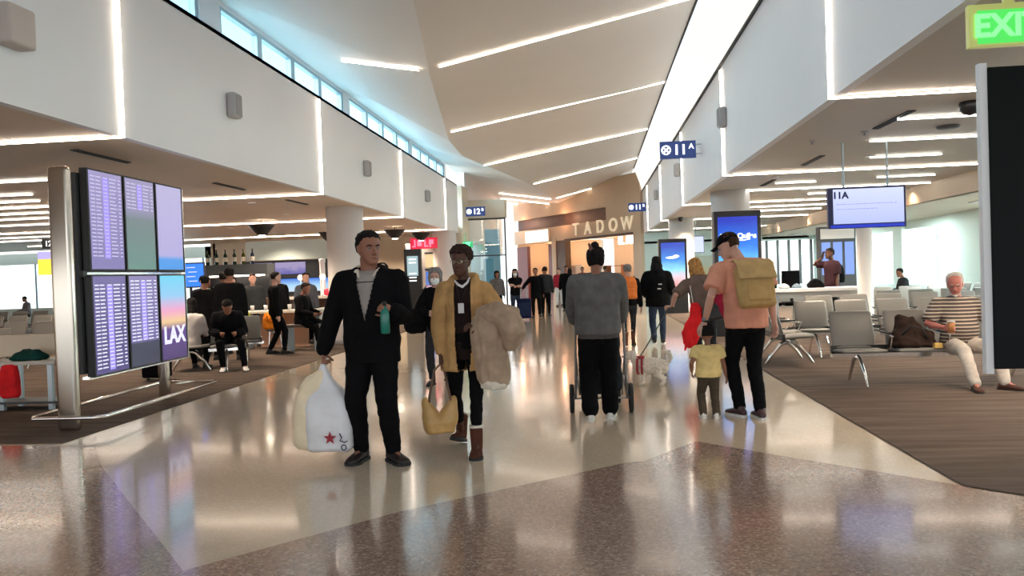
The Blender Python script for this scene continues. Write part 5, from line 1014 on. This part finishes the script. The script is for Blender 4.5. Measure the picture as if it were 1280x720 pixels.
# gate desk screens behind the man on the phone
t = empty('gate_display_wall', (6.75, 23, 0)); tag(t, 'dark unit with blue screens behind the man on the phone', 'display unit')
mb = MB(); mb.box((0, 0, 1.25), (.98, .3, 2.5), bev=.01); mb.build('casing', MT['darkgrey'], t)
for k in (-.31, .0, .31):
    mb = MB(); mb.box((k, -.155, 1.62), (.24, .01, .9)); mb.build('display', emi('gate_blue', (.16, .26, .62), .9), t)
mb = MB(); mb.box((0, -.155, 2.3), (.9, .01, .28)); mb.build('header', MT['column'], t)
t = empty('hanging_monitor', (8.4, 17.3, 2.35)); tag(t, 'thin white hanging box near the right window by the board', 'monitor')
mb = MB(); mb.box((0, 0, 0), (.62, .08, .32), bev=.01); mb.build('casing', MT['wall'], t); mb = MB(); mb.box((0, -.042, 0), (.54, .004, .25)); mb.build('face', MT['column'], t); mb = MB(); mb.cyl((0, 0, .16), (0, 0, .43), .012); mb.build('hanger', MT['alu'], t)
t = empty('green_poster', (4.05, 31.0, 0)); tag(t, 'green and yellow poster stand right of the far advert', 'poster')
mb = MB(); mb.box((0, 0, 1.35), (1.0, .05, 1.2)); mb.build('print', screenmat('poster_green', [(0, (.12, .2, .08)), (.4, (.35, .42, .12)), (.6, (.6, .5, .2)), (1, (.45, .55, .42))], .5, lo=.75, hi=1.95, noise_amt=.6), t)
mb = MB(); [mb.box((sx * .52, .02, 1.0), (.04, .06, 2.0)) for sx in (-1, 1)]; mb.build('frame', MT['darkgrey'], t)
t = empty('lilac_screen', (3.85, 30.0, 2.35)); tag(t, 'pale lilac hanging screen right of the far advert', 'screen')
mb = MB(); mb.box((0, 0, 0), (.56, .07, .62), bev=.005); mb.build('casing', MT['black'], t); mb = MB(); mb.box((0, -.038, 0), (.52, .004, .58)); mb.build('display', emi('lilac', (.5, .55, .85), .9), t); mb = MB(); mb.cyl((0, 0, .3), (0, 0, .85), .02); mb.build('hanger', MT['alu'], t)
# ---- left foreground: high bench table with green cloth and red bag
t = empty('side_table', (-7.45, 9.5, 0)); tag(t, 'cream backed waiting bench with metal legs at the left picture edge', 'bench')
mb = MB(); mb.box((0, .0, .60), (1.55, .42, .05), bev=.01); mb.build('top', MT['table'], t); mb = MB(); mb.box((0, .24, .79), (1.55, .05, .28), bev=.02); mb.build('back_panel', MT['cream'], t); mb = MB(); mb.box((0, .02, .10), (1.5, .4, .03)); mb.build('low_shelf', MT['darkgrey'], t)
for x in (-.72, .02, .68):
    mb = MB(); mb.box((x, -.15, .29), (.06, .05, .58)); mb.build('leg', MT['alu'], t); mb = MB(); mb.box((x, .18, .29), (.06, .05, .58)); mb.build('leg', MT['alu'], t)
t = empty('green_cloth', (-7.12, 9.45, .625)); tag(t, 'dark green jacket lying on the bench at the left', 'jacket')
bag_loft('cloth', [(0, 0, 0, .20, .12), (0, 0, .03, .24, .14), (.02, 0, .08, .19, .11), (.04, 0, .13, .08, .06)], fabric('dark_green', (.012, .06, .05)), t, amp=.03, fq=9)
t = empty('red_bag', (-7.28, 9.30, .17)); tag(t, 'bright red bag standing under the bench at the left', 'bag')
bag_loft('bag_body', [(0, 0, 0, .08, .07), (0, 0, .03, .11, .08), (0, 0, .25, .12, .08), (0, 0, .40, .09, .05), (0, 0, .42, .05, .03)], RED, t, amp=.015)
t = empty('black_trolley', (-6.95, 12.1, 0)); tag(t, 'black carry-on case standing behind the foot of the flight screens', 'suitcase')
mb = MB(); mb.box((0, 0, .33), (.40, .25, .56), bev=.04); mb.build('case', BK, t, smooth=True); mb = MB(); mb.tube([(-.09, .05, .6), (-.09, .05, .9), (.09, .05, .9), (.09, .05, .6)], .01, 8); mb.build('handle', FR, t)
for sx in (-.15, .15): mb = MB(); mb.tube([(sx - .012, 0, .025), (sx + .012, 0, .025)], .025, 10, flat=True); mb.build('wheel', BLK, t)
# ---- bar area
t = empty('high_table', (-6.95, 17.35, 0)); tag(t, 'long pale high table before the bar, orange bag in front', 'table')
mb = MB(); mb.box((0, .1, .84), (1.95, .62, .06), bev=.01); mb.build('tabletop', MT['table'], t)
mb = MB(); mb.box((0, .1, .42), (1.1, .08, .76)); mb.build('panel', mat('salmon_panel', (.55, .33, .22), .6), t)
for sx in (-.85, .85): mb = MB(); mb.box((sx, .1, .41), (.07, .4, .81)); mb.build('leg', MT['alu'], t)
t = empty('white_table', (-5.62, 17.3, 0)); tag(t, 'small white high table beside the white column', 'table')
mb = MB(); mb.box((0, 0, .88), (.75, .55, .05), bev=.01); mb.build('tabletop', MT['wall'], t)
for sx in (-.3, .3): mb = MB(); mb.box((sx, 0, .43), (.05, .05, .86)); mb.build('leg', MT['wall'], t)
t = empty('high_bench', (-6.22, 16.7, 0)); tag(t, 'dark high bench under the person in the puffer', 'bench')
mb = MB(); mb.box((0, 0, .55), (.8, .34, .06), bev=.01); mb.build('seat', MT['tabledark'], t)
for sx in (-.3, .3): mb = MB(); mb.box((sx, 0, .26), (.07, .26, .52)); mb.build('leg', MT['alu'], t)
t = empty('orange_bag', (-6.86, 16.62, .50)); tag(t, 'bright orange bag in front of the pale high table', 'bag')
bag_loft('bag_body', [(0, 0, 0, .19, .09), (0, 0, .04, .22, .11), (0, 0, .26, .23, .10), (0, 0, .34, .18, .06)], fabric('orange_bag', (.85, .25, .02)), t, amp=.02); mb = MB(); mb.tube([(-.1, -.10, .28), (-.06, -.12, .16), (.06, -.12, .16), (.10, -.10, .28)], .012, 8); mb.build('handle', fabric('rust', (.35, .08, .01)), t)
t = empty('bag_stool', (-6.86, 16.65, 0)); tag(t, 'low dark stool carrying the orange bag', 'stool'); mb = MB(); mb.lathe((0, 0, .45), [(.17, 0), (.18, .02), (.18, .045), (.005, .05)], 20); mb.build('seat', MT['tabledark'], t)
for k in range(3): mb = MB(); mb.tube([(.12 * math.cos(k * 2.09), .12 * math.sin(k * 2.09), .45), (.17 * math.cos(k * 2.09), .17 * math.sin(k * 2.09), .01)], .012, 8); mb.build('leg', CH, t)
t = empty('yellow_jacket', (-6.88, 15.32, .42), .3); tag(t, 'chartreuse yellow jacket over a seat back in the bar area', 'jacket')
mb = MB(); mb.rings([[V((cx + math.cos(k * math.pi / 10) * rx, math.sin(k * math.pi / 10) * ry, z)) for k in range(20)] for cx, z, rx, ry in ((.12, 0, .07, .05), (.08, .15, .13, .07), (.02, .35, .14, .07), (-.05, .48, .12, .06), (-.06, .55, .06, .04))]); finish(mb, 'cloth', fabric('chartreuse', (.62, .66, .06)), t, .014, 1, amp=.03, freq=8)
# back bar with bottles
t = empty('back_bar', (-9.3, 20.2, 0)); tag(t, 'dark back bar unit with lit shelf under the bottle row', 'bar')
mb = MB(); mb.box((0, 0, 1.86), (1.9, .5, .28)); mb.build('canopy', MT['darkgrey'], t); mb = MB(); mb.box((0, .1, .55), (2.4, .6, 1.1)); mb.build('counter', MT['darkwood'], t)
mb = MB(); [mb.box((sx * .88, .1, 1.4), (.08, .3, .75)) for sx in (-1, 1)]; mb.box((0, .3, 1.4), (1.8, .03, .7)); mb.build('uprights', MT['black'], t)
mb = MB(); mb.box((0, -.2, 1.70), (1.7, .04, .03)); mb.build('shelf_light', MT['led'], t)
def bottle(x, y, z, col, h, lab, grp):
    t = empty('bottle', (x, y, z)); tag(t, lab, 'bottle', grp); r = h * .125
    mb = MB(); mb.lathe((0, 0, 0), [(r * .9, 0), (r, .01), (r, h * .58), (r * .75, h * .68), (r * .36, h * .76), (r * .33, h * .95)], 14); mb.build('glass_body', col, t, smooth=True)
    mb = MB(); mb.lathe((0, 0, h * .95), [(r * .38, 0), (r * .38, h * .05), (.001, h * .052)], 10); mb.build('cap', BLK, t); mb = MB(); mb.lathe((0, 0, h * .2), [(r * 1.03, 0), (r * 1.03, h * .28)], 14); mb.build('paper_label', MT['cream'], t)
BG1 = mat('bottle_green', (.01, .03, .02), .1); BG2 = mat('bottle_olive', (.05, .06, .01), .1); BG3 = mat('bottle_blue', (.01, .02, .05), .1)
for k in range(6): bottle(-10.02 + k * .245, 20.1, 2.0, [BG1, BG1, BG1, BG1, BG2, BG3][k], .40, ['leftmost dark bottle on top of the back bar', 'second dark bottle from the left on the back bar', 'third dark bottle from the left on the back bar', 'dark bottle left of the olive one on the back bar', 'olive green bottle on top of the back bar', 'rightmost bluish bottle on top of the back bar'][k], 'bottles on top of the back bar')
t = empty('bar_menu_screen', (-8.75, 16.9, 1.72)); tag(t, 'bright blue portrait screen beside the flight boards', 'screen')
mb = MB(); mb.box((0, 0, 0), (.50, .07, .56), bev=.006); mb.cyl((-.1, .03, -1.72), (-.1, .03, -.2), .03); mb.build('casing', MT['black'], t); mb = MB(); mb.box((.02, -.04, .0), (.44, .004, .50)); mb.build('display', emi('bar_blue', (.02, .16, .80), 1.0), t)
mb = MB(); [mb.box((-.05 + .04 * (k % 2), -.044, .17 - k * .1), (.2, .003, .018)) for k in range(4)]; mb.build('text_rows', WTX, t)
t = empty('menu_wall', (-9.9, 27.2, 0)); tag(t, 'dark food counter wall with glowing blue menu screens', 'menu wall')
mb = MB(); mb.box((0, .2, 1.95), (4.6, .3, .62)); mb.box((0, .4, .9), (4.6, .3, 1.8)); mb.build('fascia', MT['black'], t); mb = MB(); mb.box((0, .0, 2.62), (4.4, .2, .68)); mb.build('upper_glass_panel', mat('pale_glass_panel', (.58, .68, .66), .3), t)
for x, w_, c_ in ((-1.9, .7, (.05, .25, .7)), (-.9, 1.1, (.10, .10, .35))): mb = MB(); mb.box((x + .25, .03, 1.98), (w_, .03, .42)); mb.build('menu_screen', screenmat('menu_scr', [(0, (.08, .03, .35)), (.5, c_), (1, (.30, .25, .45))], .9, lo=1.75, hi=2.2, noise_amt=.7), t)
mb = MB(); mb.box((.2, .22, 1.38), (4.2, .03, .46)); mb.build('light_band', screenmat('blue_band_scr', [(0, (.55, .65, .75)), (.45, (.35, .60, .85)), (1, (.03, .15, .60))], .95, lo=1.15, hi=1.6), t)
mb = MB(); mb.box((0, -.2, .5), (4.4, .5, 1.0)); mb.build('counter', MT['darkwood'], t)
t = empty('menu_wall', (-6.15, 30.6, 0)); tag(t, 'small food front with red sign, yellow and blue panels', 'menu wall')
mb = MB(); mb.box((0, 0, 1.4), (2.0, .2, 2.8)); mb.build('back', MT['column'], t)
for z, h_, c_ in ((2.12, .5, (.75, .55, .28)), (1.45, .5, (.08, .18, .55)), (.95, .4, (.6, .35, .5))): mb = MB(); mb.box((.2, -.11, z), (.9, .02, h_)); mb.build('panel', emi('food_panel', c_, .75), t)
mb = MB(); [mb.box((.2, -.12, z), (.95, .03, .06)) for z in (2.42, 1.78)]; mb.build('trim', MT['black'], t)
t = empty('red_neon_sign', (-6.0, 28.4, 2.72)); tag(t, 'glowing red sign on the far left food front', 'sign')
mb = MB(); [mb.box((x_, -.03, z_), (w_, .02, h_)) for x_, z_, w_, h_ in ((-.32, 0, .05, .26), (-.36, -.11, .12, .05), (-.15, .0, .16, .2), (.05, 0, .05, .26), (.10, -.11, .14, .05), (.28, .04, .16, .16), (.24, -.05, .05, .2))]; mb.build('glowing_marks', emi('red_neon', (1, .10, .16), 1.8), t); mb = MB(); mb.box((0, .02, .0), (1.0, .04, .40)); mb.cyl((0, .02, .2), (0, .02, .47), .02); mb.build('backing', mat('dark_red', (.35, .01, .03), .5, emit=(.6, .02, .06), es=.5), t)
t = empty('green_exit_sign', (-4.92, 31.2, 2.72)); tag(t, 'small glowing green sign above the woman in tan', 'exit sign')
text('EXIT', .2, 'letters', emi('green_neon', (.15, 1, .35), 1.8), t, (0, -.03, 0), (0, -1, 0), depth=.005, bold=.01); mb = MB(); mb.box((0, .0, 0), (.58, .04, .26)); mb.cyl((0, 0, .12), (0, 0, .47), .012); mb.build('housing', emi('green_back', (.04, .45, .15), .8), t)
def pendant(x, y, z, r, lab):
    t = empty('pendant_lamp', (x, y, z)); tag(t, lab, 'pendant lamp', 'black cone pendants over the bar')
    mb = MB(); mb.lathe((0, 0, 0), [(r * .3, 0), (r * .55, .08), (r, .26), (r * 1.02, .28), (r * .9, .28), (r * .45, .1), (r * .2, .02)], 20); mb.build('shade', MT['black'], t, smooth=True)
    mb = MB(); mb.cyl((0, 0, .05), (0, 0, HS - z), .008); mb.build('cord', BLK, t); mb = MB(); mb.lathe((0, 0, -.01), [(r * .25, 0), (r * .25, .03), (.01, .06)], 12); mb.build('bulb', MT['downlight'], t)
for (x, y, z, lab) in ((-8.85, 20.9, 2.78, 'black cone lamp hanging above the bottles'), (-8.0, 24.0, 2.7, 'black cone lamp partly hidden by the white column'), (-6.4, 25.8, 2.80, 'black cone lamp behind the head of the man in black'), (-6.0, 28.0, 2.80, 'black cone lamp above the red sign')): pendant(x, y, z, .34, lab)
t = empty('orange_price_sign', (-14.3, 20, 2.12)); tag(t, 'yellow lit panel under the dark gate 12A sign at far left', 'sign')
mb = MB(); mb.box((0, 0, 0), (.75, .08, .42), bev=.005); mb.build('yellow_panel', emi('yellow_screen', (.95, .58, .05), 1.0), t); mb = MB(); mb.box((0, 0, .31), (.75, .08, .2)); mb.build('lilac_header', emi('lilac_head', (.45, .4, .75), .8), t); mb = MB(); mb.cyl((0, 0, .4), (0, 0, 1.2), .02); mb.build('hanger', MT['alu'], t)
t = empty('gate_sign', (-14.15, 19.8, 2.72)); tag(t, 'small dark gate sign 12A in the left waiting area', 'gate sign')
mb = MB(); mb.box((0, 0, 0), (.50, .06, .26)); mb.cyl((0, 0, .1), (0, 0, .48), .015); mb.build('panel', MT['black'], t); text('12A', .2, 'letters', MT['white_glow'], t, (0, -.034, 0), (0, -1, 0), depth=.002, bold=.004)
t = empty('red_bin', (-7.05, 21.2, 0)); tag(t, 'bright red rounded bin near the white column', 'bin')
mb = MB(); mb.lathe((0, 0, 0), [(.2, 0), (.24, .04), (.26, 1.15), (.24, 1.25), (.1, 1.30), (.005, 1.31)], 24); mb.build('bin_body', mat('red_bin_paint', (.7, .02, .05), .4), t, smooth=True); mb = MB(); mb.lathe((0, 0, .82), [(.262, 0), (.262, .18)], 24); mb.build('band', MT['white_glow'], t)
t = empty('white_post', (-7.45, 21.6, 0)); tag(t, 'slim white post next to the red bin', 'post')
mb = MB(); mb.lathe((0, 0, 0), [(.15, 0), (.15, .03), (.075, .05), (.075, 2.0), (.09, 2.02), (.09, 2.1), (.01, 2.12)], 18); mb.build('post_body', MT['wall'], t, smooth=True)
# things on the high table
GT = 'tableware on the high table'
for k, (x, y) in enumerate(((-7.6, 17.25), (-7.35, 17.4), (-7.05, 17.2), (-6.8, 17.42))):
    mb = MB(); z0 = .87
    if k == 2:
        mb.rings([[V((x + math.cos(j * math.pi / 2 + .78) * r_, y + math.sin(j * math.pi / 2 + .78) * r_, z0 + z)) for j in range(4)] for z, r_ in ((0, .12), (.02, .12), (.17, .06), (.26, .02))]); tag(mb.build('paper_bag', MT['wall']), 'white peaked paper bag on the high table', 'paper bag')
    else:
        mb.lathe((x, y, z0), [(.035, 0), (.045, .12), (.04, .125), (.032, .01), (.003, .012)], 16); tag(mb.build('cup', MT['wall'], smooth=True), ['white cup at the left end of the high table', 'white cup second from the left on the high table', '', 'white cup right of the paper bag on the high table'][k], 'cup', GT)
for k, (x, z) in enumerate(((-6.4, 1.62), (-7.0, 1.66), (-7.6, 1.62))):
    t = empty('table_lamp', (x, 20.3, 1.1)); tag(t, f'small glowing globe lamp among the bar crowd, {ordn[k]} from the column', 'lamp', 'globe lamps at the bar'); mb = MB(); mb.sphere((0, 0, .5), .07, 14); mb.build('globe', emi('globe', (1, .85, .6), 5), t, smooth=True); mb = MB(); mb.lathe((0, 0, 0), [(.06, 0), (.06, .02), (.01, .03), (.01, .44)], 12); mb.build('stem', MT['chrome'], t)
t = empty('bar_counter', (-7.0, 20.3, 0)); tag(t, 'bar counter behind the standing crowd', 'bar'); mb = MB(); mb.box((0, 0, 1.07), (1.9, .5, .06)); mb.build('countertop', MT['table'], t); mb = MB(); mb.box((0, .05, .52), (1.8, .36, 1.04)); mb.build('front', MT['darkwood'], t)
# shop interior stands seen through the openings
for s_, d_, w_, h_, c_, lab in ((2.9, 1.6, .5, 1.7, (.10, .04, .03), 'dark slatted display rack in the left shop'), (4.4, 2.2, .7, 1.9, (.55, .45, .38), 'pale display shelf in the left shop'), (12.2, 1.6, 1.2, 1.25, (.35, .33, .5), 'pale lit counter inside the main shop'), (8.2, 2.4, 1.5, 1.8, (.35, .16, .08), 'wooden shelf unit in the main shop')):
    t = empty('shop_shelf', fac(s_, d_, 0), AZ); tag(t, lab, 'shelf'); mm_ = mat('shelf_paint', c_, .5)
    mb = MB(); [mb.box((sx * w_ / 2, 0, h_ / 2), (.04, .4, h_)) for sx in (-1, 1)]; mb.build('side_panels', mm_, t)
    for k in range(5): mb = MB(); mb.box((0, 0, .15 + k * (h_ - .2) / 4), (w_, .38, .04)); mb.build('shelf_board', mm_, t)
